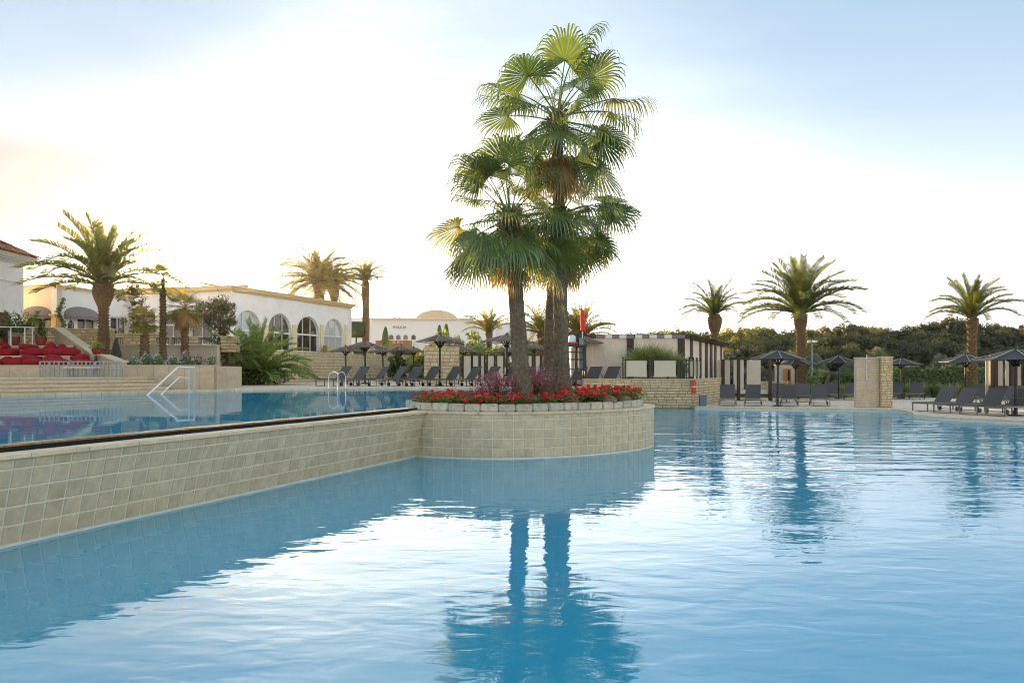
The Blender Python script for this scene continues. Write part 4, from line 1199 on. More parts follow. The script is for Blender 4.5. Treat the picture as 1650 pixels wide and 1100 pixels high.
# ------------------------------------------------------------------ shower wall
sh = T('shower_wall', 'honey stone shower wall with a thicker pillar at its right end', 'shower', (X(1409, 33.4), 33.4, ZL + .02))
hS = Z(576, 33.4) - ZL - .02
xa, xb, xc = X(1381, 33.4) - X(1409, 33.4), X(1418, 33.4) - X(1409, 33.4), X(1437, 33.4) - X(1409, 33.4)
MB().box(((xa + xb) / 2, .2, hS / 2 - .02), (xb - xa, .22, hS - .04)).build('wall_core', MT['conc'], sh)
MB().box(((xb + xc) / 2, .12, hS / 2), (xc - xb - .04, .46, hS)).build('pillar_core', MT['mortar'], sh)
brick_face(sh, (xa, .09), (xb, .09), 0, hS - .03, .25, .11, M('shower_stone', (.56, .44, .30), .7, .14, 7, rnd=.06, stain=(.36, .22, .08), stain_amt=.7, sscale=2.5, streak=1.5), 3, True, .012)
brick_face(sh, (xb, -.11), (xc, -.11), 0, hS, .22, .11, MT['brick'], 5, True, .02)
brick_face(sh, (xc - .02, -.11), (xc - .02, .35), 0, hS, .22, .11, MT['brick'], 6, True, .02)
brick_face(sh, (xb + .02, .09), (xb + .02, -.11), 0, hS, .22, .11, MT['brick'], 7, True, .02)
MB().box(((xa + xb) / 2, .2, hS - .005), (xb - xa + .03, .3, .04)).build('cap', MT['coping'], sh); MB().box(((xb + xc) / 2, .12, hS + .02), (xc - xb + .02, .52, .04)).build('cap', MT['coping'], sh)
px_ = X(1397.5, 33.4) - X(1409, 33.4)
MB().tube([(px_, .05, 1.15), (px_, .05, hS + .12)], .012, 6).build('pipe', MT['chrome'], sh)
MB().tube([(px_, .05, hS - .1), (px_, -.15, hS - .1), (px_, -.15, hS - .15)], [.012, .012, .05], 8).build('shower_head', MT['chrome'], sh)
MB().tube([(px_ - .06, .03, 1.2), (px_ + .06, .03, 1.2)], .02, 6).build('tap', MT['chrome'], sh)

# ------------------------------------------------------------------ right background garden
hg = T('hedge', 'clipped green hedge behind the lower deck right of the shower wall', 'hedge', (X(1520, 53), 53, ZL))
mb = MB(); rnd = random.Random(12); hw, hh_ = (X(1612, 53) - X(1437, 53)) / 2, 1.75
for i in range(9000):
    f_ = rnd.random(); x_ = rnd.uniform(-hw, hw); b_ = .12 * math.sin(x_ * 2) + .08 * math.sin(x_ * 5.3)
    if f_ < .6: p = (x_, -.5 + rnd.uniform(-.12, .1), rnd.uniform(0, hh_ + b_))
    else: p = (x_, rnd.uniform(-.5, .5), hh_ + b_ + rnd.uniform(-.12, .1 + .2 * (rnd.random() < .06)))
    leafquads(mb, p, (rnd.uniform(-.6, .6), -1 if f_ < .6 else -.2, rnd.uniform(0, 1)), rnd.uniform(.06, .11), rnd, .5)
mb.build('foliage', MT['hedge'], hg); MB().box((0, 0, hh_ / 2 - .05), (2 * hw - .1, .8, hh_ - .15)).build('inner_twigs', MT['ghost'], hg)

def shrub(name, label, px, d, zb, rx, rz, seed, mat='hedge', leaf=.09, nclump=60, per=45, cat='bush', group=None, stem=True, zc=None):
    root = T(name, label, cat, (X(px, d), d, zb), 0, group)
    mb = leaf_cloud(seed, nclump, per, (rx, rx * .9, rz), leaf, rx * .3, .25)
    zc = rz if zc is None else zc
    mb.v = [(x, y, z + zc) for x, y, z in mb.v]
    mb.build('foliage', MT[mat], root)
    if stem: MB().tube([(0, 0, 0), (0, 0, zc)], [.07, .04], 6).build('stem', MT['bark'], root)
    return root
shrub('round_bush', 'dark round bush left of the shower wall, behind the black parasol', 1369, 55, ZL, .75, .85, 31, 'hedge', .08)
shrub('round_bush', 'reddish brown low bush between palm and dark round bush', 1341, 57, ZL, .7, .75, 32, 'boug', .09)
shrub('round_bush', 'loose green bush under the lamp post', 1316, 58, ZL, .9, .9, 33, 'shrub', .10)
for i, px_ in enumerate((1452, 1468, 1487, 1505, 1522, 1538, 1552, 1583, 1592, 1300, 1318, 1362)):
    rnd = random.Random(50 + i); d_ = 47.5 + rnd.uniform(-.5, .8); mb = MB()
    for k in range(150):
        a = rnd.uniform(0, 6.28); L = rnd.uniform(.5, 1.0); o_ = Vector((math.cos(a), math.sin(a), 0)); b_ = o_ * rnd.uniform(0, .16); w = Vector((-o_.y, o_.x, 0)) * .012
        m_ = b_ + o_ * .12 + Vector((0, 0, L * .6)); t_ = b_ + o_ * rnd.uniform(.2, .5) + Vector((0, 0, L))
        mb.add([b_ - w, b_ + w, m_ + w, t_, m_ - w], [(0, 1, 2, 4), (4, 2, 3)])
    o = mb.build('grass_tuft', MT['shrub'] if i % 3 else MT['hedge']); o.location = (X(px_, d_), d_, ZL - .02)
    props(o, 'tall grass tuft on the lawn edge behind the back row loungers', 'grass tuft', 'grass tufts along the lawn edge')
date_palm('young_palm', 'small stemless palm under the lamp post left of the dark round bush', 1330, 50, ZL, ZL + .1, .1, .1, 1.5, 26, 71, bulb_h=0, spread=(80, 15))
hut = T('garden_hut', 'small pale stone hut with an orange timber door beyond the lawn', 'hut', (X(1273, 60), 60, ZL))
MB().box((0, .8, Z(579, 60) / 2 - .05), (1.35, 1.5, Z(579, 60) - .1)).build('wall', MT['conc'], hut); MB().box((0, .8, Z(578, 60) - .04), (1.6, 1.8, .1)).build('roof', MT['render'], hut)
MB().box((-.22, .03, .9), (.62, .06, 1.8)).build('door', MT['door'], hut); MB().box((-.1, -.01, 1.3), (.16, .03, .8)).build('pane', MT['dark'], hut)
lw_ = T('low_garden_wall', 'low pale stone wall behind the timber cabana', 'wall', (X(1240, 49), 49, ZL)); MB().box((0, 0, .45), (2.2, .4, .9)).build('core', MT['conc'], lw_)
brick_face(lw_, (-1.1, -.2), (1.1, -.2), 0, .9, .4, .18, MT['brick'], 8, True, .02); MB().box((0, 0, .92), (2.3, .5, .05)).build('cap', MT['coping'], lw_)
lamp = T('lamp_post', 'grey lamp post with two spotlights before the tree belt', 'lamp post', (X(1308.5, 58), 58, ZL))
hl = Z(550, 58) - ZL
MB().tube([(0, 0, 0), (0, 0, hl)], [.06, .04], 8).build('post', MT['greyrail'], lamp)
for sx in (-1, 1):
    MB().box((sx * .2, 0, hl), (.24, .3, .16), .3 * sx).build('spotlight', MT['checkw'], lamp)
MB().beam((-.3, 0, hl - .08), (.3, 0, hl - .08), .04).build('crossbar', MT['greyrail'], lamp)
date_palm('date_palm', 'tall date palm in the middle of the right side with a wide arching crown', 1290, 46, ZL, Z(503, 46), .27, .38, 3.75, 44, 5, bulb_h=1.35, spread=(88, 16), group='date palms over the lower deck')
date_palm('date_palm', 'date palm rising behind the roof of the timber pavilion', 1151, 60, ZL, Z(507, 60), .22, .47, 3.0, 34, 6, bulb_h=1.7, spread=(86, 24), group='date palms over the lower deck')
date_palm('date_palm', 'rightmost date palm behind the black parasols', 1566, 50, ZL, Z(510, 50), .26, .31, 2.9, 34, 7, bulb_h=1.1, spread=(88, 30), group='date palms over the lower deck')

# tree belt
belts = []
for v in range(5):
    mat = MT['belt'] if v < 3 else MT['belt2']
    mb = leaf_cloud(200 + v, 150, 90, (2.9, 2.6, 2.2), .13, .62, .5, squash=.8)
    me = mb.mesh('crown', mat)
    tm = MB(); rnd = random.Random(v); tm.tube([(0, 0, 0), (.1, 0, 2), (0, .1, 4)], [.28, .2, .1], 7)
    for k in range(5):
        a = k * 1.3; tm.tube([(0, 0, 2 + .2 * k), (math.cos(a) * 1.6, math.sin(a) * 1.6, 4 + .3 * k)], [.1, .03], 5)
    belts.append((me, tm.mesh('trunk', MT['bark'])))
rb = random.Random(44)
prof = [(985, 545), (1020, 530), (1060, 524), (1100, 526), (1150, 528), (1180, 522), (1230, 524), (1290, 524), (1330, 518), (1380, 517), (1420, 526), (1450, 527), (1480, 512), (1530, 511), (1580, 518), (1620, 522), (1650, 517), (1750, 515)]
def ytop(x):
    for (a, ya), (b, yb) in zip(prof[:-1], prof[1:]):
        if a <= x <= b: return ya + (yb - ya) * (x - a) / (b - a)
    return 520
k = 0
for rowi, (d_, st, dy) in enumerate(((104, 31, 0), (94, 37, 16), (84, 43, 34))):
    px_ = 1000 + rowi * 60
    while px_ < 1740:
        dark = px_ > 1380 + rb.uniform(-40, 60) or rb.random() < .15
        v = rb.choice((3, 4)) if dark else rb.choice((0, 1, 2))
        d0 = d_ + rb.uniform(-4, 4)
        t_ = T('belt_tree', 'bushy tree in the green belt on the right horizon' if not dark else 'dark bushy tree in the green belt on the right horizon', 'tree', (X(px_, d0), d0, ZL - .03), rb.uniform(0, 6.28), 'trees of the belt on the right horizon')
        zt = Z(ytop(px_) + dy + rb.uniform(-3, 5), d0)
        s_ = rb.uniform(.85, 1.2)
        c = link('crown', belts[v][0], t_); hc = 2.7 * s_
        sz = s_ * rb.uniform(.9, 1.15)
        c.location = (0, 0, zt - 2.6 * sz); c.scale = (s_, s_, sz)
        tt = link('trunk', belts[v][1], t_); tt.scale = (1, 1, max(.5, (zt - 2.6 * sz) / 4.2))
        px_ += st * s_ * rb.uniform(.85, 1.15); k += 1
# undergrowth below the belt
mb = MB(); rnd = random.Random(90)
for i in range(26000):
    px_ = rnd.uniform(1010, 1720); d_ = rnd.uniform(72, 82); zz = rnd.random() ** .8 * (2.6 + .8 * math.sin(px_ * .05) + .5 * math.sin(px_ * .13))
    leafquads(mb, (X(px_, d_), d_, ZL + zz), (rnd.uniform(-.5, .5), -.8, rnd.uniform(0, 1)), rnd.uniform(.12, .25), rnd, .6)
mb.build('undergrowth', MT['belt2'], kind='stuff')

# ------------------------------------------------------------------ centre background
# tall stone block
sb = T('stone_block', 'tall square honey stone block behind the large near brown parasol', 'wall', (X(711, 45), 45, ZD))
hb = Z(560, 45) - ZD; xa, xb = X(683, 45) - X(711, 45), X(738, 45) - X(711, 45)
MB().box(((xa + xb) / 2, .6, hb / 2), (xb - xa - .04, 1.16, hb - .02)).build('core', MT['mortar'], sb)
brick_face(sb, (xa, 0), (xb, 0), 0, hb, .36, .2, MT['brick'], 21, True, .025)
brick_face(sb, (xb - .02, 0), (xb - .02, 1.2), 0, hb, .36, .2, MT['brick'], 22, True, .025)
MB().box(((xa + xb) / 2, .58, hb + .015), (xb - xa + .04, 1.26, .05)).build('cap', MT['coping'], sb)
# fence panels
for i, (a, b) in enumerate(((746, 760), (761, 772), (774, 781), (785, 797), (800, 812), (846, 858), (862, 871), (873, 878))):
    t_ = T('screen_panel', f'beige fence screen in a dark frame, {ORD[i]} from the tall stone block', 'fence', (X((a + b) / 2, 55), 55, ZD), 0, 'beige screens behind the brown parasols')
    w = X(b, 55) - X(a, 55); h = Z(572, 55) - ZD
    MB().box((0, 0, h / 2), (w - .12, .04, h - .1)).build('panel', MT['fabric2'], t_)
    for sx in (-1, 1): MB().box((sx * w / 2, 0, h / 2), (.1, .1, h + .05)).build('post', MT['wood'], t_)
    MB().box((0, .0, h - .02), (w - .1, .07, .07)).build('rail', MT['wood'], t_)
for i, (p, y, r_, d_, m_) in enumerate(((716, 528, 1.3, 62, 'shrub'), (730, 545, 1.2, 60, 'shrub'), (752, 530, 1.45, 62, 'shrub'), (772, 545, 1.2, 59, 'shrub'), (765, 556, 1.2, 57.5, 'shrub'), (798, 553, 1.0, 60, 'shrub'), (838, 545, 1.2, 63, 'shrub'), (862, 552, 1.1, 61, 'shrub'), (694, 556, .9, 58, 'shrub'), (640, 565, .8, 60, 'hedge'), (674, 566, .9, 59, 'shrub'))):
    zt = Z(y, d_) - ZD
    labs = ['tall light green shrub behind the large near parasol', 'light green shrub right behind the tall stone block', 'tallest light green shrub left of the small far date palm', 'light green shrub over the fence screens', 'low light green shrub above the left fence screens', 'light green shrub left of the leaning palm trunk', 'light green shrub right of the leaning palm trunk', 'light green shrub between the planter palm trunks', 'low green shrub left of the tall stone block', 'dark green shrub below the brown low wall', 'small green plant between the stone block and the far parasol']
    shrub('leafy_shrub', labs[i], p, d_, ZD, r_, zt / 2, 400 + i, m_, .17, 44, 22, group='leafy shrubs behind the upper deck')
for i, (p, y0, y1, d_) in enumerate(((621, 527, 553, 64), (719, 522, 548, 66), (708, 524, 548, 66))):
    t_ = T('cypress', ['small cone shaped cypress left of the four arched windows', 'slim cypress behind the tall shrubs, right of the pair', 'slim cypress behind the tall shrubs, left of the pair'][i], 'tree', (X(p, d_), d_, ZD)); h = Z(y0, d_) - ZD; rnd = random.Random(i); mb = MB()
    for k in range(1500):
        u = rnd.random(); a = rnd.uniform(0, 6.28); r_ = (.62 * (1 - u) ** .7 + .05) * rnd.uniform(.6, 1)
        leafquads(mb, (math.cos(a) * r_, math.sin(a) * r_, h * (.25 + .75 * u)), (math.cos(a), math.sin(a), .6), .1, rnd, .5)
    mb.build('crown', MT['shrub'], t_); MB().tube([(0, 0, 0), (0, 0, h * .5)], .07, 6).build('trunk', MT['bark'], t_)
tp = T('topiary_tree', 'clipped round topiary tree right of the café building', 'tree', (X(574, 70), 70, ZD))
mb = MB(); rnd = random.Random(8)
for k in range(4200):
    d = Vector((rnd.gauss(0, 1), rnd.gauss(0, 1), rnd.gauss(0, 1))); d.normalize(); q = Vector((max(-.8, min(.8, d.x * 1.15)), d.y, max(-.75, min(.75, d.z * 1.1)))) * .88
    leafquads(mb, q * rnd.uniform(.93, 1.03) + Vector((0, 0, Z(531, 70) - ZD)), d + Vector((0, 0, .3)), .08, rnd, .6)
mb.build('crown', MT['hedge'], tp); MB().sphere((0, 0, Z(531, 70) - ZD), .68, 12, 8).build('inner_twigs', MT['ghost'], tp); MB().tube([(0, 0, 0), (0, 0, Z(535, 70) - ZD)], .07, 6).build('trunk', MT['bark'], tp)
# far date palms
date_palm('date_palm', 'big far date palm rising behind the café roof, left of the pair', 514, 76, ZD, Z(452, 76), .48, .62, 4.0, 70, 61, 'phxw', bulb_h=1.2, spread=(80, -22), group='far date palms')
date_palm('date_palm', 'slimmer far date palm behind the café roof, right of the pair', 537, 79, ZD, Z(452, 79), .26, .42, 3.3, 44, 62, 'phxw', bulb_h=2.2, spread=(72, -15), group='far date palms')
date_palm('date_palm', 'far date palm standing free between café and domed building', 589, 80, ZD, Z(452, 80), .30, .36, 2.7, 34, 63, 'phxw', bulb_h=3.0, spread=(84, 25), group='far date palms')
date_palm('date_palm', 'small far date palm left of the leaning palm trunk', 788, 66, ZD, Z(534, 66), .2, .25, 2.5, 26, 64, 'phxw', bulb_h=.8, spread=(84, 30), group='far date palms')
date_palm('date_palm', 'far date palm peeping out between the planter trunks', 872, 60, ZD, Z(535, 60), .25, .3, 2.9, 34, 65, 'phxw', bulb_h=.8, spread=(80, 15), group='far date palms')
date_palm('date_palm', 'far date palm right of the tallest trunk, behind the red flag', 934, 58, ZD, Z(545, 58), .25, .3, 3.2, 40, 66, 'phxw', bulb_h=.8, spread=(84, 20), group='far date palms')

# domed building
db = T('domed_building', 'white domed building far behind with four small arched windows and lettering', 'building', (X(696, 100), 100, ZD))
def dz(y, d=100): return Z(y, d) - ZD
def dx(px, d=100): return X(px, d) - X(696, 100)
def dbox(name, pa, pb, yt, d, depth, mat, yb=None):
    z1 = Z(yt, d) - ZD; z0 = 0 if yb is None else Z(yb, d) - ZD
    return MB().box(((dx(pa, d) + dx(pb, d)) / 2, d - 100 + depth / 2, (z0 + z1) / 2), (dx(pb, d) - dx(pa, d), depth, z1 - z0)).build(name, mat, db)
dbox('wall', 600, 760, 514.5, 100, 12, MT['farwhite'])
dbox('cornice', 598, 762, 512.5, 99.7, 12.6, MT['cream'], 515.2)
dbox('wing', 760.5, 800, 517, 101, 8, MT['farwhite']); dbox('wing', 800.5, 832, 520.5, 102, 8, MT['farwhite']); dbox('wing', 832.5, 872, 523.5, 103, 8, MT['farwhite'])
dbox('cornice', 760.5, 801, 516, 100.8, 8.4, MT['cream'], 517.5); dbox('cornice', 801.2, 833, 519.5, 101.8, 8.4, MT['cream'], 521); dbox('cornice', 833.2, 873, 522.5, 102.8, 8.4, MT['cream'], 524)
dbox('wing', 556, 599.5, 511.5, 110, 8, MT['farwhite']); dbox('parapet', 598, 625, 513.5, 104, 3, MT['farwhite'], 518)
Rd, Hd = X(732, 104) - X(696, 104), Z(494, 104) - Z(512.5, 104)
MB().tube([(0, 6, dz(512.5) + Hd * math.sin(a)) for a in [R(q) for q in range(0, 91, 9)]], [max(Rd * math.cos(R(q)), .01) for q in range(0, 91, 9)], 40).build('dome', MT['dome'], db, True)
MB().tube([(0, 6, dz(513.5)), (0, 6, dz(512.2))], Rd * 1.12, 40).build('dome_ring', MT['cream'], db)
for px_, y in ((633, 511), (641, 511)): MB().sphere((dx(px_), 1.5, dz(512.5)), .28, 8, 6).build('small_dome', MT['cream'], db)
def arch_poly(w, h, n=8): return [(-w / 2, 0), (w / 2, 0)] + [(w / 2 * math.cos(a), h - w / 2 + w / 2 * math.sin(a)) for a in [PI * i / n for i in range(n + 1)]]
for px_ in (630.5, 642, 653.5, 666.3):
    P_ = arch_poly(.56, .62); mb = MB(); n = len(P_)
    mb.add([(dx(px_) + x_, -.03, dz(547) + z_) for x_, z_ in P_] + [(dx(px_) + x_, .02, dz(547) + z_) for x_, z_ in P_], [tuple(range(n)), tuple(range(2 * n - 1, n - 1, -1))] + [(i, n + i, n + (i + 1) % n, (i + 1) % n) for i in range(n)])
    f_ = mb.build('window', MT['glass'], db)
    MB().box((dx(px_), -.06, dz(547.6)), (.7, .1, .06)).build('sill', MT['farwhite'], f_)
tcv = bpy.data.curves.new('lettering', 'FONT'); tcv.body = 'MALJI JA'; tcv.size = .42; tcv.extrude = .02; tcv.space_character = 1.15
tcv.materials.append(MT['sign']); tmp = bpy.data.objects.new('tmp_text', tcv); COL.objects.link(tmp); bpy.context.view_layer.update()
lme = bpy.data.meshes.new_from_object(tmp.evaluated_get(bpy.context.evaluated_depsgraph_get())); bpy.data.objects.remove(tmp)
lme.name = 'lettering'; to = link('lettering', lme, db); to.location = (dx(633), -.05, dz(528.6)); to.rotation_euler = (R(90), 0, 0)
# long terrace wall running out to the right of the dome
aw = T('brown_low_wall', 'orange brown wall with pale slots below the four arched windows', 'wall', (X(634, 86), 86, ZD))
MB().box((0, .2, (Z(548.5, 86) - ZD) / 2), (X(662, 86) - X(604, 86), .4, Z(548.5, 86) - ZD)).build('core', MT['adobe'], aw)
for px_ in (633.5, 636, 641, 643, 648): MB().box((X(px_, 86) - X(634, 86), -.02, Z(551, 86) - ZD), (.08, .05, .26)).build('slot', MT['cream'], aw)
ww = T('low_white_wall', 'low white wall right of the orange brown wall', 'wall', (X(690, 88), 88, ZD)); MB().box((0, 0, (Z(550, 88) - ZD) / 2), (X(725, 88) - X(655, 88), .5, Z(550, 88) - ZD)).build('core', MT['farwhite'], ww)

# ------------------------------------------------------------------ café building
def face_fn(A, B):
    A, B = Vector(A), Vector(B); dd = B - A
    def f(px):
        k = (px - 825) / F; u = (A.y * k - A.x) / (dd.x - k * dd.y); p = A + dd * u; return u * dd.length, p
    return f, dd.normalized(), dd.length
def wall_holes(name, A, B, z0, z1, holes, th, mat, parent, ox, oy):
    """vertical wall A->B (outer side right of travel) with arched or square openings (s0,s1,zb,zt,arch)"""
    A, B = Vector(A), Vector(B); L = (B - A).length; t = (B - A) / L; nn = Vector((t.y, -t.x)); mb = MB()
    def P(s_, z, k): return (A.x + t.x * s_ - nn.x * th * k - ox, A.y + t.y * s_ - nn.y * th * k - oy, z)
    def poly(pts):
        n = len(pts)
        if n < 3: return
        mb.add([P(x_, z_, 0) for x_, z_ in pts] + [P(x_, z_, 1) for x_, z_ in pts], [tuple(range(n)), tuple(range(2 * n - 1, n - 1, -1))] + [(i, n + i, n + (i + 1) % n, (i + 1) % n) for i in range(n)])
    cur = 0.0
    for s0, s1, zb, zt, arch in sorted(holes):
        if s0 > cur: poly([(cur, z0), (s0, z0), (s0, z1), (cur, z1)])
        if zb > z0 + .03: poly([(s0, z0), (s1, z0), (s1, zb), (s0, zb)])
        if arch:
            w = s1 - s0; n = 12; rise = min(w / 2, (zt - zb) * .5) * arch
            ar_ = [((s0 + s1) / 2 - w / 2 * math.cos(PI * i / n), zt - rise + rise * math.sin(PI * i / n)) for i in range(n + 1)]
            for p, q in zip(ar_[:-1], ar_[1:]): poly([p, q, (q[0], z1), (p[0], z1)])
        else: poly([(s0, zt), (s1, zt), (s1, z1), (s0, z1)])
        cur = s1
    if cur < L: poly([(cur, z0), (L, z0), (L, z1), (cur, z1)])
    return mb.build(name, mat, parent)
def window_in(parent, A, t, nn, s0, s1, zb, zt, ox, oy, arch=0, nm=2, pane='glass', transom=None, inset_=.18, rise=None):
    """white window: frame > panes, set back in the opening"""
    def P(s, z, off): return (A.x + t.x * s + nn.x * off - ox, A.y + t.y * s + nn.y * off - oy, z)
    fr_ = MB(); w = .07
    zs = zt - (rise or 0)
    fr_.beam(P(s0 + w / 2, zb, -inset_), P(s0 + w / 2, zs, -inset_), w); fr_.beam(P(s1 - w / 2, zb, -inset_), P(s1 - w / 2, zs, -inset_), w)
    fr_.beam(P(s0, zb + w / 2, -inset_), P(s1, zb + w / 2, -inset_), w)
    if transom: fr_.beam(P(s0, transom, -inset_ + .02), P(s1, transom, -inset_ + .02), w * 1.6)
    if rise:
        n = 10; c = (s0 + s1) / 2; hw_ = (s1 - s0) / 2 - w / 2
        pp = [P(c + hw_ * math.cos(PI * i / n), zs + (rise - w / 2) * math.sin(PI * i / n), -inset_) for i in range(n + 1)]
        for a, b in zip(pp[:-1], pp[1:]): fr_.beam(a, b, w)
    else: fr_.beam(P(s0, zt - w / 2, -inset_), P(s1, zt - w / 2, -inset_), w)
    for k in range(1, nm + 1):
        s_ = s0 + (s1 - s0) * k / (nm + 1); u = abs(2 * k / (nm + 1) - 1); top = zs + (rise or 0) * math.sqrt(max(0, 1 - u * u))
        fr_.beam(P(s_, zb, -inset_), P(s_, top, -inset_), w * .8)
    f = fr_.build('window', MT['frame'], parent)
    g = MB(); pts = [P(s0, zb, -inset_ - .03), P(s1, zb, -inset_ - .03)]
    if rise: pts += [P((s0 + s1) / 2 + (s1 - s0) / 2 * math.cos(PI * i / 10), zs + rise * math.sin(PI * i / 10), -inset_ - .03) for i in range(11)]
    else: pts += [P(s1, zt, -inset_ - .03), P(s0, zt, -inset_ - .03)]
    g.add(pts, [tuple(range(len(pts)))]); g.build('pane', MT[pane], f)

C0, C1, CL = Vector((-17.58, 48.6)), Vector((-12.9, 62)), Vector((-27.5, 51.5))
cafe = T('cafe_building', 'long white café with yellow cornice, arched windows and a low tiled roof', 'building', (C0.x, C0.y, 0))
ZF = 3.08; ZC = Z(469, 48.6)
fC, tC, LC = face_fn(C0, C1); nC = Vector((tC.y, -tC.x))
holes = []; wins = []
for a, b, yt, yb, pn in ((379, 421, 500, 567, 'paleglass'), (432, 470, 505, 567, 'glass'), (478.5, 514.5, 509.5, 567, 'glass'), (522, 554, 513.5, 568, 'paleglass')):
    s0, p0 = fC(a); s1, p1 = fC(b); dm = (p0.y + p1.y) / 2; zt = Z(yt, dm); holes.append((s0, s1, ZF + .02, zt, 1.0)); wins.append((s0, s1, ZF + .02, zt, pn))
wall_holes('front_wall', C0, C1, ZF, ZC, holes, .3, MT['render'], cafe, C0.x, C0.y)
for s0, s1, zb, zt, pn in wins:
    rise = min((s1 - s0) / 2, (zt - zb) * .5)
    window_in(cafe, C0, tC, nC, s0, s1, zb, zt, C0.x, C0.y, nm=2, pane=pn, transom=zt - rise - .05, rise=rise)
# yellow piers between the arches
for a, b in ((422.5, 431), (471, 477.5), (515.5, 521), (555, 559)):
    s0, p0 = fC(a); s1, p1 = fC(b); c = (p0 + p1) / 2 - C0
    ztp = Z(523, c.y + C0.y)
    MB().beam((p0.x - C0.x + nC.x * .03, p0.y - C0.y + nC.y * .03, (ZF + ztp) / 2), (p1.x - C0.x + nC.x * .03, p1.y - C0.y + nC.y * .03, (ZF + ztp) / 2), .1, ztp - ZF - .01).build('pier', MT['palepier'], cafe)
fL, tL, LL = face_fn(CL, C0); nL = Vector((tL.y, -tL.x))
holes = []
for a, b, yt, yb in ((214, 250, 505, 547), (258, 296, 505, 547), (306, 342, 503, 547)):
    s0, p0 = fL(a); s1, p1 = fL(b); holes.append((s0, s1, ZF + .3, Z(yt, p0.y), 0))
wall_holes('side_wall', CL, C0 - tL * .002, ZF, ZC, holes, .3, MT['render'], cafe, C0.x, C0.y)
for s0, s1, zb, zt, _ in holes: window_in(cafe, CL, tL, nL, s0, s1, zb, zt, C0.x, C0.y, nm=1, pane='glass', transom=zt - .75)
# dim interior so the windows look into a room
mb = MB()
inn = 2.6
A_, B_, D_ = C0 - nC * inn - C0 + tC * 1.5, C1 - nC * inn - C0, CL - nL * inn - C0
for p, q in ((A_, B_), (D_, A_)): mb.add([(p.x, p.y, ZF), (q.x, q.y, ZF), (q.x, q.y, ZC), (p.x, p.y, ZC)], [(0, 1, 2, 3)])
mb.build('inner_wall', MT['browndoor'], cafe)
BK = [tuple(C0 - C0), tuple(C1 - C0), tuple(C1 - nC * 12 - C0), tuple(CL - nL * 10 + Vector((0, 2)) - C0), tuple(CL - C0)]
MB().prism(BK, ZC - .05, ZC).build('ceiling', MT['render'], cafe)
MB().prism([tuple(Vector(p) * 1.0) for p in BK], 0.9, ZF - .01).build('base', MT['mortar'], cafe)
for zc_, o_, h in ((ZC + .001, .10, .14), (ZC + .142, .24, .10), (ZC + .243, .36, .10)):
    mb = MB()
    p = [CL - C0 + nL * o_ - tL * .2, Vector((0, 0)) + (nL + nC).normalized() * o_ * 1.05, C1 - C0 + nC * o_ + tC * (.05 + o_), C1 - C0 - nC * 1 + tC * (.05 + o_), -nC * 1.2 - nL * .4, CL - C0 - nL * 1]
    mb.prism([tuple(q) for q in p], zc_, zc_ + h).build('cornice', MT['yellow'] if o_ != .24 else MT['cream'], cafe)
# end wall
E1 = C1 - nC * 12
MB().beam((C1.x - C0.x, C1.y - C0.y, (ZF + ZC) / 2), (E1.x - C0.x, E1.y - C0.y, (ZF + ZC) / 2), .3, ZC - ZF - .1).build('end_wall', MT['render'], cafe)
# tiled roof, set back: barrel tiles running up the slope
def barrel_roof(parent, A, B, up, ht, z0, ox, oy, pitch_w=.24, rows_=6, end_cut=(0, 0)):
    A, B, up = Vector(A), Vector(B), Vector(up); L = (B - A).length; t = (B - A) / L; n = max(2, int(L / pitch_w)); mb = MB()
    for i in range(n):
        s = (i + .5) * L / n
        for r_ in range(rows_):
            u0, u1 = r_ / rows_, (r_ + 1.15) / rows_
            c0_ = A + t * (s + (L / 2 - s) * end_cut[0] * u0); c1_ = A + t * (s + (L / 2 - s) * end_cut[0] * min(u1, 1))
            p0, p1 = c0_ + up * u0, c1_ + up * min(u1, 1); z_a, z_b = z0 + ht * u0 + .03, z0 + ht * min(u1, 1)
            w = L / n * .5 * (1 - end_cut[0] * u0 * .5)
            vv = []
            for p, z_ in ((p0, z_a), (p1, z_b)):
                for a in (0, 45, 90, 135, 180):
                    q = p + t * math.cos(R(a)) * w; vv.append((q.x - ox, q.y - oy, z_ + math.sin(R(a)) * .07))
            mb.add(vv, [(k, k + 1, k + 6, k + 5) for k in range(4)])
    return mb.build('roof_tile', MT['rooftile'], parent, kind='stuff')
Rf0 = C0 - nC * .9 - tC * .2; Rf1 = fC(461)[1] - nC * .9
zr = ZC + .25
barrel_roof(cafe, Rf0, Rf1, (-nC * 1.6).to_tuple(), .34, zr, C0.x, C0.y)
barrel_roof(cafe, CL - nL * .9, C0 - nL * .9 - tL * .4, (-nL * 1.6).to_tuple(), .34, zr, C0.x, C0.y)
mb = MB(); q = [Rf0 - C0, Rf1 - C0, Rf1 - C0 - nC * 1.6, Rf0 - C0 - nC * 1.6]; mb.add([(q[0].x, q[0].y, zr), (q[1].x, q[1].y, zr), (q[2].x, q[2].y, zr + .33), (q[3].x, q[3].y, zr + .33), (q[1].x, q[1].y, ZC), (q[0].x, q[0].y, ZC), (q[2].x, q[2].y, ZC)], [(0, 1, 2, 3), (5, 4, 1, 0), (1, 4, 6, 2)])
q = [CL - nL * .9 - C0, C0 - nL * .9 - C0, C0 - nL * 2.5 - C0, CL - nL * 2.5 - C0]; mb.add([(q[0].x, q[0].y, zr), (q[1].x, q[1].y, zr), (q[2].x, q[2].y, zr + .33), (q[3].x, q[3].y, zr + .33), (q[1].x, q[1].y, ZC), (q[0].x, q[0].y, ZC)], [(0, 1, 2, 3), (5, 4, 1, 0)])
mb.build('roof', MT['rooftile'], cafe)
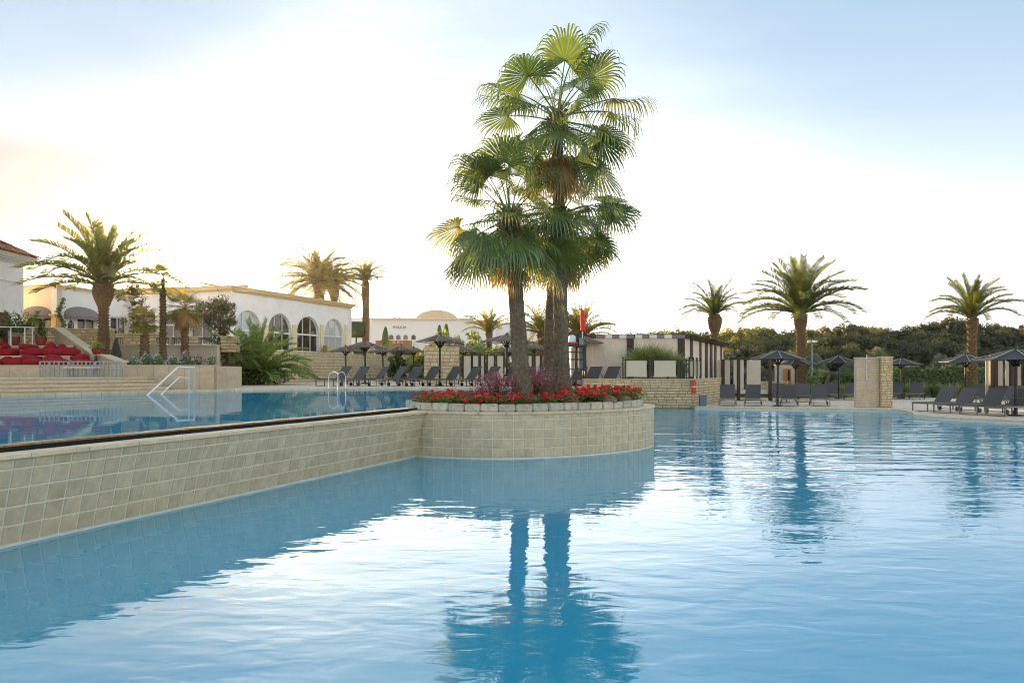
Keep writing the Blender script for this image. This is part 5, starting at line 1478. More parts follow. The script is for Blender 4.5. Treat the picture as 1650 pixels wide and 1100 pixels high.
# brick base of the café and its garden wall with piers
bw_ = T('brick_garden_wall', 'long honey brick wall with piers below the café and along the parasols', 'wall', (C1.x, C1.y, ZD))
g0 = C0 + nC * 1.6 + tC * 1; g1 = C1 + nC * 1.6 - tC * 1.0; g2 = Vector((X(684, 66), 66))
HB = Z(571.5, 60) - ZD
for a, b, hh2, sd_ in ((g0, g1, HB, 1), (g1, g2, Z(572.5, 63) - ZD, 2)):
    t_ = (b - a).normalized(); nn = Vector((t_.y, -t_.x)); q = [a - bw_.location.xy, b - bw_.location.xy, b - nn * .4 - bw_.location.xy, a - nn * .4 - bw_.location.xy]
    MB().prism([tuple(v) for v in q], 0, hh2).build('core', MT['mortar'], bw_)
    brick_face(bw_, a, b, 0, hh2, .6, .22, MT['brick'], 30 + sd_, False, .03, ox=C1.x, oy=C1.y)
    MB().prism([tuple(q[0] + nn * .05), tuple(q[1] + nn * .05), tuple(q[2]), tuple(q[3])], hh2, hh2 + .05).build('cap', MT['coping'], bw_)
f2, t2, L2 = face_fn(g1, g2)
for a, b in ((563.5, 567.5), (586, 603), (622, 635)):
    s0, p0 = f2(a); s1, p1 = f2(b); nn = Vector((t2.y, -t2.x)); h0 = Z(572.5, 63) - ZD + .05; ht = Z(561, p0.y) - ZD
    q = [p0 - bw_.location.xy, p1 - bw_.location.xy, p1 - nn * .4 - bw_.location.xy, p0 - nn * .4 - bw_.location.xy]
    MB().prism([tuple(v) for v in q], h0, ht).build('pier', MT['mortar'], bw_); brick_face(bw_, p0, p1, h0, ht, .5, .2, MT['brick'], 40 + int(a), False, .03, ox=C1.x, oy=C1.y)
for i, (a, b) in enumerate(((568, 585), (604, 621), (636, 672))):
    p = f2((a + b) / 2)[1]; w = (b - a) / F * p.y; o = MB().box((0, 0, .25), (w, .3, .5)).build('planting_box', MT['ghost'], None); o.location = (p.x, p.y + .5, ZD + HB - .05)
    mb = MB(); rnd = random.Random(i)
    for k in range(350): leafquads(mb, (rnd.uniform(-w / 2, w / 2), rnd.uniform(-.2, .2), rnd.uniform(.1, .75)), (rnd.uniform(-.5, .5), -1, .5), .08, rnd)
    mb.build('foliage', MT['hedge'], o); props(o, ['dark planting box right of the first wall pier', 'dark planting box between the two wide wall piers', 'long dark planting box at the right end of the brick wall'][i], 'planter')
sg = T('wall_steps_block', 'stone pier standing before the last café door', 'wall', (*(fC(519)[1] + nC * .6), ZD)); hq = Z(557, 58) - ZD
p0, p1 = fC(512)[1] + nC * .8, fC(525)[1] + nC * .8; ox, oy = sg.location.x, sg.location.y; nn = nC
MB().prism([tuple(v - Vector((ox, oy))) for v in (p0, p1, p1 - nn * .35, p0 - nn * .35)], 0, hq).build('core', MT['mortar'], sg); brick_face(sg, p0, p1, 0, hq, .5, .2, MT['brick'], 77, False, .03, ox=ox, oy=oy)

# ------------------------------------------------------------------ left: arcade building, white tower
ar = T('arcade_building', 'low cream and white arcade with grey arched awnings and yellow trim', 'building', (X(92, 38), 38, 0))
P0, P1, P2 = Vector((X(20, 38.8), 38.8)), Vector((X(92, 38), 38)), Vector((X(215, 44), 44))
ZA = Z(463.5, 38); ZA0 = 2.4
fA, tA, LA = face_fn(P0, P1); fB, tB, LB = face_fn(P1, P2); nA, nB = Vector((tA.y, -tA.x)), Vector((tB.y, -tB.x))
hA = [(fA(48)[0], fA(84)[0], Z(531, 38), Z(509, 38), 0)]
hB = [(fB(125)[0], fB(156)[0], Z(532, 39.5), Z(511, 39.5), 0), (fB(178)[0], fB(205)[0], Z(540, 41.5), Z(508, 41.5), 0)]
wall_holes('front_wall', P0, P1, ZA0, ZA, hA, .3, MT['cream'], ar, P1.x, P1.y)
wall_holes('side_wall', P1 + tB * .002, P2, ZA0, ZA, hB, .3, MT['render'], ar, P1.x, P1.y)
for (A_, t_, n_, hs) in ((P0, tA, nA, hA), (P1, tB, nB, hB)):
    for s0, s1, zb, zt, _ in hs: window_in(ar, A_, t_, n_, s0, s1, zb, zt, P1.x, P1.y, nm=1, pane='glass', inset_=.12)
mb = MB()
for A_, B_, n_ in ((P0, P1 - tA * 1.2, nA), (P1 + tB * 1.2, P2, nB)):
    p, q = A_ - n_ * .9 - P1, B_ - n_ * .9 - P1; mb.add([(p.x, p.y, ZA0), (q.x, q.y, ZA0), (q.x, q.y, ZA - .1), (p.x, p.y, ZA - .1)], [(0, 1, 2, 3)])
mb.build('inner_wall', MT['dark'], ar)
MB().prism([tuple(P0 - P1), (0, 0), tuple(P2 - P1), tuple(P2 - P1 - nB * 8), tuple(P0 - P1 + Vector((0, 9)))], ZA - .04, ZA).build('roof_slab', MT['render'], ar)
for zc_, o_, h, m_ in ((ZA + .001, .08, .10, 'cream'), (ZA + .102, .18, .08, 'yellow')):
    p = [P0 - P1 + nA * o_, (nA + nB).normalized() * o_ * 1.05, P2 - P1 + nB * o_, P2 - P1 - nB * .5, -nA * .6 - nB * .2, P0 - P1 - nA * .5]
    MB().prism([tuple(q) for q in p], zc_, zc_ + h).build('cornice', MT[m_], ar)
def awning(A_, t_, n_, s0, s1, zb, zt):
    mb = MB(); n = 12; c = (s0 + s1) / 2; w = (s1 - s0) / 2; vv = []
    def P(s, z, off): q = A_ + t_ * s + n_ * off - P1; return (q.x, q.y, z)
    top = [P(c - w * math.cos(PI * i / n), zb + (zt - zb) * max(0, math.sin(PI * i / n)) ** .7, .02) for i in range(n + 1)]
    frt = [P(c - w * math.cos(PI * i / n) , zb - .05 + (zt - zb) * .25 * math.sin(PI * i / n), .55 * math.sin(PI * i / n) + .03) for i in range(n + 1)]
    mb.add(top + frt, [(i, n + 1 + i, n + 2 + i, i + 1) for i in range(n)]); mb.build('awning', MT['awning'], ar)
    bmv = MB(); fr2 = [(x_, y_, zb - .1) for x_, y_, z_ in frt]; bmv.add(frt + fr2, [(i, n + 1 + i, n + 2 + i, i + 1) for i in range(n)]); bmv.build('awning_valance', MT['awning'], ar)
awning(P0, tA, nA, fA(34)[0], fA(84)[0], Z(510, 38), Z(492, 38)); awning(P1, tB, nB, fB(102)[0], fB(160)[0], Z(511, 39), Z(492.5, 39))
s0, p0 = fA(84.5); MB().beam((p0.x - P1.x + nA.x * .03, p0.y - P1.y + nA.y * .03, (ZA0 + Z(509, 38)) / 2), (nA.x * .03, nA.y * .03, (ZA0 + Z(509, 38)) / 2), .1, Z(509, 38) - ZA0).build('yellow_pier', MT['yellow'], ar)
q = fB(98)[1] - P1; MB().beam((nB.x * .03 + .0, nB.y * .03, (ZA0 + Z(509, 38)) / 2), (q.x + nB.x * .03, q.y + nB.y * .03, (ZA0 + Z(509, 38)) / 2), .1, Z(509, 38) - ZA0 - .01).build('yellow_pier', MT['yellow'], ar)
MB().beam((fA(80)[1].x - P1.x, fA(80)[1].y - P1.y - .1, Z(507.5, 38)), (nA.x * .1, nA.y * .1, Z(507.5, 38)), .12, .1).build('moulding', MT['yellow'], ar)
# climbing plant and lantern
cl_ = T('climbing_plant', 'thin climbing plant on the arcade corner', 'plant', (X(100, 37.8), 37.8, 3.6)); mb = MB(); rnd = random.Random(5)
for k in range(420):
    z_ = rnd.uniform(0, Z(480, 37.8) - 3.6); leafquads(mb, (.12 * math.sin(z_ * 5) + rnd.gauss(0, .07), -.08 + rnd.gauss(0, .03), z_), (rnd.uniform(-1, 1), -1, rnd.uniform(0, 1)), rnd.uniform(.03, .06), rnd, .7)
mb.build('foliage', MT['hedge'], cl_); MB().tube([(.12 * math.sin(z_ * .5), -.05, z_ * .1) for z_ in range(0, int(10 * (Z(480, 37.8) - 3.6)))], .012, 4).build('stem', MT['bark'], cl_)
ln = T('wall_lantern', 'black lantern hanging under the right hand grey awning', 'lantern', (X(114, 38.2), 38.2, Z(526, 38.2)))
MB().box((0, 0, 0), (.17, .17, .3)).build('pane', MT['glass'], ln)
mb = MB(); [mb.box((a * .09, b * .09, 0), (.02, .02, .34)) for a in (-1, 1) for b in (-1, 1)]; mb.lathe([(.15, .17), (.04, .3), (.02, .36)], n=4); mb.tube([(0, 0, .3), (0, 0, Z(507, 38.2) - Z(526, 38.2))], .01, 4); mb.build('cage', MT['blackmetal'], ln)

tw = T('white_tower_house', 'white house at the left edge with white cornice and terracotta hip roof', 'building', (X(38, 36.6), 36.6, 0))
dT = 36.6; tx = X(38, dT); ZE = Z(427, dT)
wall_holes('side_wall', (tx, dT - 11), (tx, dT), 2.4, ZE, [(8.6, 10.1, 2.78, Z(504, 35.4), 0)], .3, MT['render'], tw, tx, dT)
MB().box((-.18, -1.65, (2.78 + Z(504, 35.4)) / 2), (.06, 1.5, Z(504, 35.4) - 2.78)).build('door', MT['browndoor'], tw)
MB().box((-4, -.15, (2.4 + ZE) / 2), (7.4, .3, ZE - 2.4)).build('back_wall', MT['render'], tw)
for o_, z_, h, m_ in ((.04, ZE - .9, .03, 'cream'), (.12, ZE, .09, 'frame'), (.26, ZE + .09, .09, 'frame'), (.40, ZE + .18, .10, 'frame'), (.5, ZE + .28, .05, 'cream')):
    MB().box((-4 + o_ / 2, -5.5, z_ + h / 2), (8 + o_, 11 + 2 * o_, h - .002)).build('cornice', MT[m_], tw)
zz = ZE + .34
for A_, B_, u_ in (((.55, -11.5), (.55, .5), (-4.4, 0)), ((.55, .5), (-8.4, .5), (0, -4.4))):
    L = (Vector(B_) - Vector(A_)).length
    barrel_roof(tw, A_, B_, u_, 2.0, zz, 0, 0, .22, 9, (.73 if L < 10 else .73,))
mb = MB(); mb.add([(.5, -11.5, zz), (.5, .5, zz), (-8.4, .5, zz), (-8.4, -11.5, zz), (-3.9, -3.9, zz + 2.0), (-3.9, -7.1, zz + 2.0)], [(0, 1, 4, 5), (1, 2, 4), (2, 3, 5, 4), (3, 0, 5), (3, 2, 1, 0)]); mb.build('roof', MT['rooftile'], tw)

# ------------------------------------------------------------------ left terraces
# broad steps rising from the pool edge
fe = [Vector(p) for p in far_edge[:6]]
def offs(poly, d):
    out = []
    for i, p in enumerate(poly):
        a = poly[max(i - 1, 0)]; b = poly[min(i + 1, len(poly) - 1)]; t = (b - a).normalized(); out.append(p + Vector((-t.y, t.x)) * d)
    return out
steps = T('pool_steps', 'broad pale stone steps rising from the left edge of the upper pool', 'steps', (0, 0, ZD))
for k in range(4):
    e = offs(fe[:5], .55 + k * .42); e[-1] = Vector((X(272 - k * 18, 27.6), 27.6 + .3 * k)); back = [Vector((X(272 - k * 18, 29.9), 29.9)), Vector((-26, 29.9)), Vector((-30, 8 + k * .3))]
    MB().prism([tuple(p) for p in e + back], .12 * k + .001 * (k > 0), .12 * (k + 1) + .001).build('step', MT['trav'], steps)
    for a, b in zip(e[1:-1], e[2:]):   # nosing stones
        L = (b - a).length; n = max(1, round(L / .9)); t = (b - a) / L; nn = Vector((-t.y, t.x))
        for i in range(n):
            p, q = a + t * (L * i / n + .006) - nn * .025, a + t * (L * (i + 1) / n - .006) - nn * .025
            MB().prism([tuple(p), tuple(q), tuple(q + nn * .3), tuple(p + nn * .3)], .12 * (k + 1) - .035, .12 * (k + 1) + .006).build('nosing_stone', MT['coping'], steps)
ZP = ZD + .48
# travertine slab wall
tv = T('travertine_wall', 'low wall of large travertine slabs below the red cushions and flower bed', 'wall', (X(195, 30), 30, ZD))
ox = X(195, 30)
xs = [X(-60, 30) - ox, X(345, 30) - ox]; hT = Z(589.5, 30) - ZD
MB().box(((xs[0] + xs[1]) / 2, .16, hT / 2), (xs[1] - xs[0], .26, hT - .02)).build('core', MT['mortar'], tv)
cuts = [-60, -20, 15, 42, 68, 95, 122, 150, 176, 197, 222, 248, 272, 297, 321, 345]
for a, b in zip(cuts[:-1], cuts[1:]):
    xa, xb = X(a, 30) - ox, X(b, 30) - ox
    MB().box(((xa + xb) / 2, .012, hT / 2), (xb - xa - .012, .03, hT)).build('slab', MT['trav'], tv)
    MB().box(((xa + xb) / 2, .15, hT + .02), (xb - xa - .006, .36, .035)).build('coping_stone', MT['coping'], tv)
MB().box((xs[1] + .005, 1.6, hT / 2), (.03, 2.8, hT)).build('slab', MT['trav'], tv)
# seating tiers
def cheek_x(d): # right end of tiers at depth d
    u = (d - 30) / 5.0; return X(192, 30) + (X(88, 35) - X(192, 30)) * u
zt1, zt2, zt3 = ZD + hT, Z(572.8, 31.6), Z(556.5, 33.2)
tiers = T('seating_tiers', 'pale stone seating tiers holding the red cushions', 'terrace', (-20, 30, 0))
def tier(name, d0, d1, z0, z1):
    p = [(-32, d0), (cheek_x(d0) - .1, d0), (cheek_x(d1) - .1, d1), (-32, d1)]
    MB().prism([(x + 20, y - 30) for x, y in p], z0, z1).build(name, MT['conc'], tiers)
    L = cheek_x(d0) - .1 + 32; n = 14
    for i in range(n):
        xa, xb = -32 + L * i / n + 20, -32 + L * (i + 1) / n + 20
        MB().box(((xa + xb) / 2, d0 - 30 + .12, z1 + .018), (xb - xa - .008, .28, .035)).build('coping_stone', MT['coping'], tiers)
tier('tier', 30.32, 31.6, 0.9, zt1 - .01); tier('tier', 31.6, 33.2, .9, zt2 - .035); tier('tier', 33.2, 40, .9, zt3 - .035)
# cheek wall
ck = T('sloping_cheek_wall', 'pinkish sloping side wall with pale coping right of the red cushions', 'wall', (X(192, 30), 30.25, 0))
prof_ = [(88, 35, 529), (150, 32.2, 572), (163, 31.5, 573), (192, 30.25, 584)]
pp = [(X(p, d) - X(192, 30), d - 30.25, Z(y, d)) for p, d, y in prof_]
mb = MB()
for (a, b) in zip(pp[:-1], pp[1:]):
    t = (Vector(b[:2]) - Vector(a[:2])).normalized(); nn = Vector((-t.y, t.x)) * .3
    q = [(a[0], a[1], .9), (b[0], b[1], .9), (b[0], b[1], b[2]), (a[0], a[1], a[2])]; q2 = [(x + nn.x, y + nn.y, z) for x, y, z in q]
    mb.add(q + q2, [(0, 1, 2, 3), (7, 6, 5, 4), (3, 2, 6, 7), (0, 3, 7, 4), (1, 5, 6, 2)])
mb.build('core', MT['pinkstucco'], ck)
for (a, b) in zip(pp[:-1], pp[1:]):
    t = (Vector(b[:2]) - Vector(a[:2])).normalized(); nn = Vector((-t.y, t.x)); c0_, c1_ = Vector(a) + Vector((*nn * .15, .03)), Vector(b) + Vector((*nn * .15, .03)); n = 4
    for i in range(n): MB().beam(c0_.lerp(c1_, i / n), c0_.lerp(c1_, (i + .985) / n), .42, .05).build('coping_stone', MT['coping'], ck)
# brick walls behind
bt = T('terrace_brick_wall', 'honey brick wall behind the red pots on the terrace', 'wall', (X(60, 36), 36, 2.4))
def tb(a, b, yt, d, z0, seed, parts=True):
    xa, xb = X(a, d), X(b, d); zt = Z(yt, d)
    MB().box(((xa + xb) / 2 - X(60, 36), d - 36 + .15, (z0 + zt) / 2 - 2.4), (xb - xa, .28, zt - z0)).build('core', MT['mortar'], bt)
    brick_face(bt, (xa, d), (xb, d), z0 - 2.4, zt - 2.4, .42, .16, MT['brick'], seed, parts, .03, ox=X(60, 36), oy=36)
    MB().box(((xa + xb) / 2 - X(60, 36), d - 36 + .12, zt - 2.4 + .02), (xb - xa + .04, .42, .05)).build('cap', MT['coping'], bt)
tb(18, 92, 528.5, 35.4, 2.7, 1); tb(93, 180, 531, 36.4, 2.0, 2)
bt2 = T('lower_brick_wall', 'honey brick wall behind the closed black parasol', 'wall', (X(215, 39), 39, 2.0))
xa, xb = X(178, 39) - X(215, 39), X(253, 39) - X(215, 39); zt = Z(539, 39) - 2.0
MB().box(((xa + xb) / 2, .15, zt / 2), (xb - xa, .28, zt)).build('core', MT['mortar'], bt2); brick_face(bt2, (xa, 0), (xb, 0), 0, zt, .42, .16, MT['brick'], 3, True, .03); MB().box(((xa + xb) / 2, .12, zt + .02), (xb - xa + .04, .42, .05)).build('cap', MT['coping'], bt2)
cw = T('concrete_garden_wall', 'long pale concrete wall behind the white flowers', 'wall', (X(270, 37), 37, ZD))
MB().box((0, .15, (Z(557, 37) - ZD) / 2), (X(350, 37) - X(190, 37), .3, Z(557, 37) - ZD)).build('core', MT['conc'], cw); MB().box((0, .12, Z(557, 37) - ZD + .02), (X(350, 37) - X(190, 37) + .05, .4, .05)).build('cap', MT['coping'], cw)
MB().prism([(-40, 37.4), (X(352, 37.4), 37.4), (X(352, 44), 46), (-22, 50), (-40, 50)], ZD - .5, 2.78).build('cafe_terrace', MT['deck'], kind='structure')
for i, (a, b, l) in enumerate(((292, 320, 'brick pier right of the tall fan palm trunk'), (355, 382, 'brick pier behind the crown of the small palm'), (272, 276, 'narrow brick pier left of the tall fan palm trunk'))):
    d = 38.2; t_ = T('brick_pier', l, 'pier', (X((a + b) / 2, d), d, 2.6)); w = X(b, d) - X(a, d); h = Z(543, d) - 2.6
    MB().box((0, .2, h / 2), (w, .36, h)).build('core', MT['mortar'], t_); brick_face(t_, (-w / 2, 0), (w / 2, 0), 0, h, .4, .16, MT['brick'], 90 + i, True, .03); MB().box((0, .18, h + .02), (w + .06, .5, .05)).build('cap', MT['coping'], t_)
for i, (a, b, l) in enumerate(((253, 272, 'black railing between brick wall and tall fan palm'), (277, 292, 'short black railing left of the brick pier'), (320, 355, 'black railing right of the brick pier'), (182, 198, 'black railing behind the closed black parasol'))):
    d = 38.3; t_ = T('black_railing', l, 'railing', (X(a, d), d, 2.78)); w = X(b, d) - X(a, d); h = Z(545, d) - 2.78
    for z_ in (.06, h): MB().box((w / 2, 0, z_), (w, .04, .05)).build('rail', MT['blackmetal'], t_)
    n = max(4, int(w / .13))
    for k in range(n + 1): MB().box((w * k / n, 0, h / 2), (.025, .025, h)).build('bar', MT['blackmetal'], t_)
# terrace handrail
hr = T('terrace_railing', 'thin white railing on the upper seating tier', 'railing', (X(0, 33.5), 33.5, zt3)); h = Z(526, 33.5) - zt3
MB().beam((-3, -.3, h + .03), (X(57, 33.5) - X(0, 33.5), 0, h - .04), .035).build('rail', MT['whitepaint'], hr)
for px_ in (-30, 17.5, 40, 52.5): MB().box((X(px_, 33.5) - X(0, 33.5), -.05 if px_ < 0 else 0, h / 2 - .03), (.035, .035, h)).build('post', MT['whitepaint'], hr)
# pots
def pot(px, d, zb, w, h, label, plant, seed, ph):
    t_ = T('glazed_pot', label, 'plant pot', (X(px, d), d, zb)); r_ = w / 2
    MB().lathe([(r_ * .55, 0), (r_ * .8, h * .2), (r_ * 1.0, h * .65), (r_ * .98, h * .9), (r_ * 1.04, h), (r_ * .9, h), (r_ * .85, h * .9)], n=22).build('pot', MT['redpot'], t_, True)
    rnd = random.Random(seed); mb = MB()
    if plant == 'palm':
        for k in range(900):
            a = rnd.uniform(0, 6.28); L = rnd.uniform(.3, 1) * ph; dd = Vector((math.cos(a) * .55, math.sin(a) * .55, rnd.uniform(.5, 1))); p = dd * L; p.x += .25 * ph * (p.z / ph); leafquads(mb, Vector((0, 0, h * .9)) + p, (rnd.uniform(-1, 1), rnd.uniform(-1, 1), .5), rnd.uniform(.05, .11), rnd, .35)
    else:
        for k in range(500):
            u = rnd.random(); s_ = w * .5 * (1.1 - .6 * u); leafquads(mb, (rnd.gauss(0, s_ * .55), rnd.gauss(0, s_ * .55), h + u * ph), (rnd.uniform(-1, 1), rnd.uniform(-1, 1), .8), rnd.uniform(.03, .06), rnd, .6)
    mb.build('foliage', MT['hedge' if plant != 'low' else 'shrub'], t_)
zr3 = zt3
pot(25, 33.9, zr3, .36, .42, 'red glazed pot with a tall leafy palm before the white house', 'palm', 1, 1.2)
pot(66, 33.6, zr3, .46, .38, 'red glazed pot with an upright shrub on the upper tier', 'tall', 2, .75)
pot(156.5, 31.8, Z(572, 31.8) + .03, .42, .25, 'wide red pot with a low bush at the foot of the cheek wall', 'low', 3, .25)
pot(2, 33.9, zr3, .3, .35, 'small pot with a dark shrub at the left edge of the terrace', 'tall', 4, .4)
# red cushions
def bag_mesh(v):
    rnd = random.Random(v); ph = [rnd.uniform(0, 6) for _ in range(6)]
    def f(p):
        x, y, z = p; e = .62
        q = [math.copysign(abs(c) ** e, c) for c in (x, y, z)]
        k = 1 + .07 * math.sin(q[0] * 5 + ph[0]) + .06 * math.sin(q[1] * 6 + ph[1]) + .05 * math.sin(q[2] * 7 + q[0] * 4 + ph[2])
        top = .28 * max(0, z) * (math.sin(q[0] * 2.2 + ph[3]))
        return (q[0] * k, q[1] * k, q[2] * k + top)
    m = MB().sphere((0, 0, 0), 1, 24, 14, (1, 1, 1), f).mesh('bean_bag', MT['red'], True); return m
bags = [bag_mesh(v) for v in range(5)]
def peak_mesh(v):
    rnd = random.Random(v)
    def f(p):
        x, y, z = p; q = [math.copysign(abs(c) ** .7, c) for c in (x, y, z)]; s_ = 1 - .62 * max(0, (q[2] + .3) / 1.3)
        k = 1 + .06 * math.sin(q[0] * 6 + v) + .05 * math.sin(q[2] * 8 + v)
        return (q[0] * s_ * k + .25 * max(0, q[2]), q[1] * s_ * k, q[2] * 1.15)
    return MB().sphere((0, 0, 0), 1, 24, 14, (1, 1, 1), f).mesh('bean_bag', MT['red'], True)
peaks = [peak_mesh(v) for v in range(3)]
# (px, y bottom, half width px, half height px, depth, tier z, peaked)
BG = [(4, 572.5, 9, 5, 32.6, 'b', 0, 'low red bean bag on the upper cushion tier at the left edge'), (2, 564, 10, 4.5, 32.9, 's', 0, 'red bean bag lying on top of others at the left edge'), (17, 572.5, 11, 5, 32.3, 'b', 0, 'red bean bag on the upper cushion tier near the left edge'),
      (46, 564, 12, 4.5, 32.9, 's', 0, 'red bean bag atop the long one below the left red pot'), (55, 572.5, 19, 5.2, 32.2, 'b', 0, 'long red bean bag on the upper tier under the railing'), (80, 572.5, 12, 9.5, 32.6, 'b', 1, 'tall peaked red bean bag right of the second red pot'),
      (84, 572.7, 10, 4.4, 32.0, 'b', 0, 'low red bean bag in front of the tall peaked one'), (98, 569, 10, 8.5, 32.9, 'b', 1, 'peaked red bean bag leaning by the sloping wall'), (98, 573, 9, 4.5, 32.0, 'b', 0, 'small red bean bag before the leaning peaked one'), (115, 573.5, 12, 5.5, 32.1, 'b', 0, 'red bean bag at the right end of the upper cushion tier'),
      (3, 588.5, 8, 4, 30.9, 'a', 0, 'red bean bag on the lower cushion tier at the left edge'), (12, 583, 7, 4, 31.1, 'a2', 1, 'pointed red bean bag propped behind the lower row'), (27, 588.5, 15, 5.2, 30.8, 'a', 0, 'wide low red bean bag on the lower cushion tier'),
      (51, 581, 13, 4, 31.2, 'a2', 0, 'red bean bag stacked on the lower row under the railing'), (53, 588.5, 14, 4.8, 30.8, 'a', 0, 'red bean bag just left of the grey barrier on the lower tier'), (86, 582, 10, 4.2, 31.1, 'a2', 0, 'red bean bag stacked behind the first grey barrier'), (88, 588.5, 21, 4.6, 30.8, 'a', 0, 'long red bean bag behind the first grey barrier'),
      (130, 581.5, 11, 4.5, 31.2, 'a2', 0, 'red bean bag stacked at the right end of the lower tier'), (137, 588.5, 14, 4.6, 30.8, 'a', 0, 'red bean bag behind the middle grey barrier')]
for i, (p, yb, hw_, hh2, d, k, pk, l) in enumerate(BG):
    me = peaks[i % 3] if pk else bags[i % 5]; o = link('bean_bag', me)
    sx, sz = hw_ * d / F * .98, hh2 * d / F * 1.12
    zb = {'a': zt1 + .03, 'b': zt2 + .0}.get(k, Z(yb, d))
    o.scale = (sx, .38, sz); o.location = (X(p, d), d, zb + sz * .97); o.rotation_euler = (0, 0, rl.uniform(-.15, .15)); props(o, l, 'bean bag', 'red bean bags on the seating tiers')
# grey barriers and table
def barrier(a, b, label, d=28.9):
    t_ = T('grey_barrier', label, 'barrier', (X(a, d), d, ZP), 0, 'grey metal barriers before the cushions'); w = X(b, d) - X(a, d); h = Z(582.5, d) - ZP
    for z_ in (.03, h * .48, h): MB().box((w / 2, 0, z_), (w - .05, .03, .035)).build('rail', MT['greyrail'], t_)
    n = 6
    for k in range(n + 1): MB().box((w * k / n, 0, h / 2), (.06 if k in (0, 2, 4, 6) else .035, .035, h + .02)).build('post', MT['greyrail'], t_)
barrier(64.5, 110, 'first grey metal barrier, left of the low table'); barrier(112, 152, 'middle grey metal barrier behind the low table', 29.2); barrier(154, 194, 'last grey metal barrier, right of the low table')
tb_ = T('low_table', 'low table with pale top in front of the middle grey barrier', 'table', (X(132, 28.5), 28.5, ZP)); h = Z(592, 28.5) - ZP
MB().box((0, 0, h), (X(156, 28.5) - X(108, 28.5), .5, .03)).build('tabletop', MT['checkw'], tb_)
for a in (-1, 1):
    for b in (-1, 1): MB().box((a * .45, b * .2, h / 2), (.045, .045, h - .02)).build('leg', MT['greyrail'], tb_)
# closed black parasol
cp = T('closed_parasol', 'closed black parasol beside the big left date palm', 'parasol', (X(187, 32.4), 32.4, ZD + .8)); h = Z(544, 32.4) - ZD - .8
MB().tube([(0, 0, 0), (0, 0, h)], .03, 8).build('pole', MT['blackmetal'], cp)
mb = MB(); n = 16; vv = []; fs = []
for j, (z_, r_) in enumerate(((.2, .21), (.5, .19), (h * .6, .13), (h * .9, .06), (h - .02, .03))):
    for k in range(n): a = 2 * PI * k / n; rr_ = r_ * (1 + .28 * (k % 2)); vv.append((math.cos(a) * rr_, math.sin(a) * rr_, z_ + (.05 * (k % 2) if j == 0 else 0)))
fs = [(j * n + k, j * n + (k + 1) % n, (j + 1) * n + (k + 1) % n, (j + 1) * n + k) for j in range(4) for k in range(n)]
mb.add(vv, fs); mb.build('canopy', MT['blackmetal'], cp)
# flower bed
zb_ = ZD + hT
MB().prism([(X(196, 30.3), 30.33), (X(345, 30.3), 30.33), (X(352, 36.9), 36.9), (cheek_x(31), 33), (X(196, 30.3), 36.9)], ZD - .2, zb_ - .02).build('flower_bed', MT['soil'], kind='structure')
mb, mf, mr_ = MB(), MB(), MB(); rnd = random.Random(17)
for k in range(7000):
    d = rnd.uniform(30.5, 33.5); px_ = rnd.uniform(197, 346); hgt = (.25 + .12 * math.sin(px_ * .3) + .1 * math.sin(px_ * .11)) * rnd.random() + (d - 30.5) * .06
    p = (X(px_, d), d, zb_ + hgt); leafquads(mb, p, (rnd.uniform(-.8, .8), -.6, rnd.uniform(0, 1)), rnd.uniform(.03, .07), rnd, .6)
    if rnd.random() < .14: leafquads(mf, (p[0], p[1] - .05, p[2] + .07), (rnd.uniform(-.4, .4), -1, .6), rnd.uniform(.02, .035), rnd, .8)
    if rnd.random() < .02 and px_ > 290: leafquads(mr_, (p[0], p[1] - .05, p[2] + .09), (0, -1, .5), .06, rnd, .9)
fb = mb.build('bed_foliage', MT['hedge'], kind='stuff'); mf.build('white_blossom', MT['whitefl'], fb); mr_.build('pink_blossom', MT['pinkfl'], fb)
# big left date palm and the plants round it
date_palm('date_palm', 'big date palm at left with an arching crown above the arcade', 167, 34.5, ZD, Z(456, 34.5), .22, .42, 3.3, 42, 15, bulb_h=1.2, spread=(88, 12))
# Norfolk pine
nf = T('norfolk_pine', 'layered brownish conifer between the big date palm and the fan palms', 'tree', (X(213, 44), 44, 2.6)); h = Z(453, 44) - 2.6; rnd = random.Random(4); mb = MB()
for lv in range(9):
    z_ = h * (.12 + .86 * lv / 9); L = 1.7 * (1 - lv / 10.5)
    for k in range(6):
        a = k * PI / 3 + lv * .5 + rnd.uniform(-.15, .15)
        for j in range(60):
            u = rnd.random(); p = Vector((math.cos(a) * L * u, math.sin(a) * L * u, z_ + .35 * u * u)) + Vector((rnd.gauss(0, .1), rnd.gauss(0, .1), rnd.gauss(0, .06))); leafquads(mb, p, (rnd.uniform(-1, 1), rnd.uniform(-1, 1), 1), rnd.uniform(.06, .12), rnd, .35)
mb.build('crown', MT['conif'], nf); MB().tube([(0, 0, 0), (0, 0, h)], [.12, .03], 7).build('trunk', MT['bark'], nf)
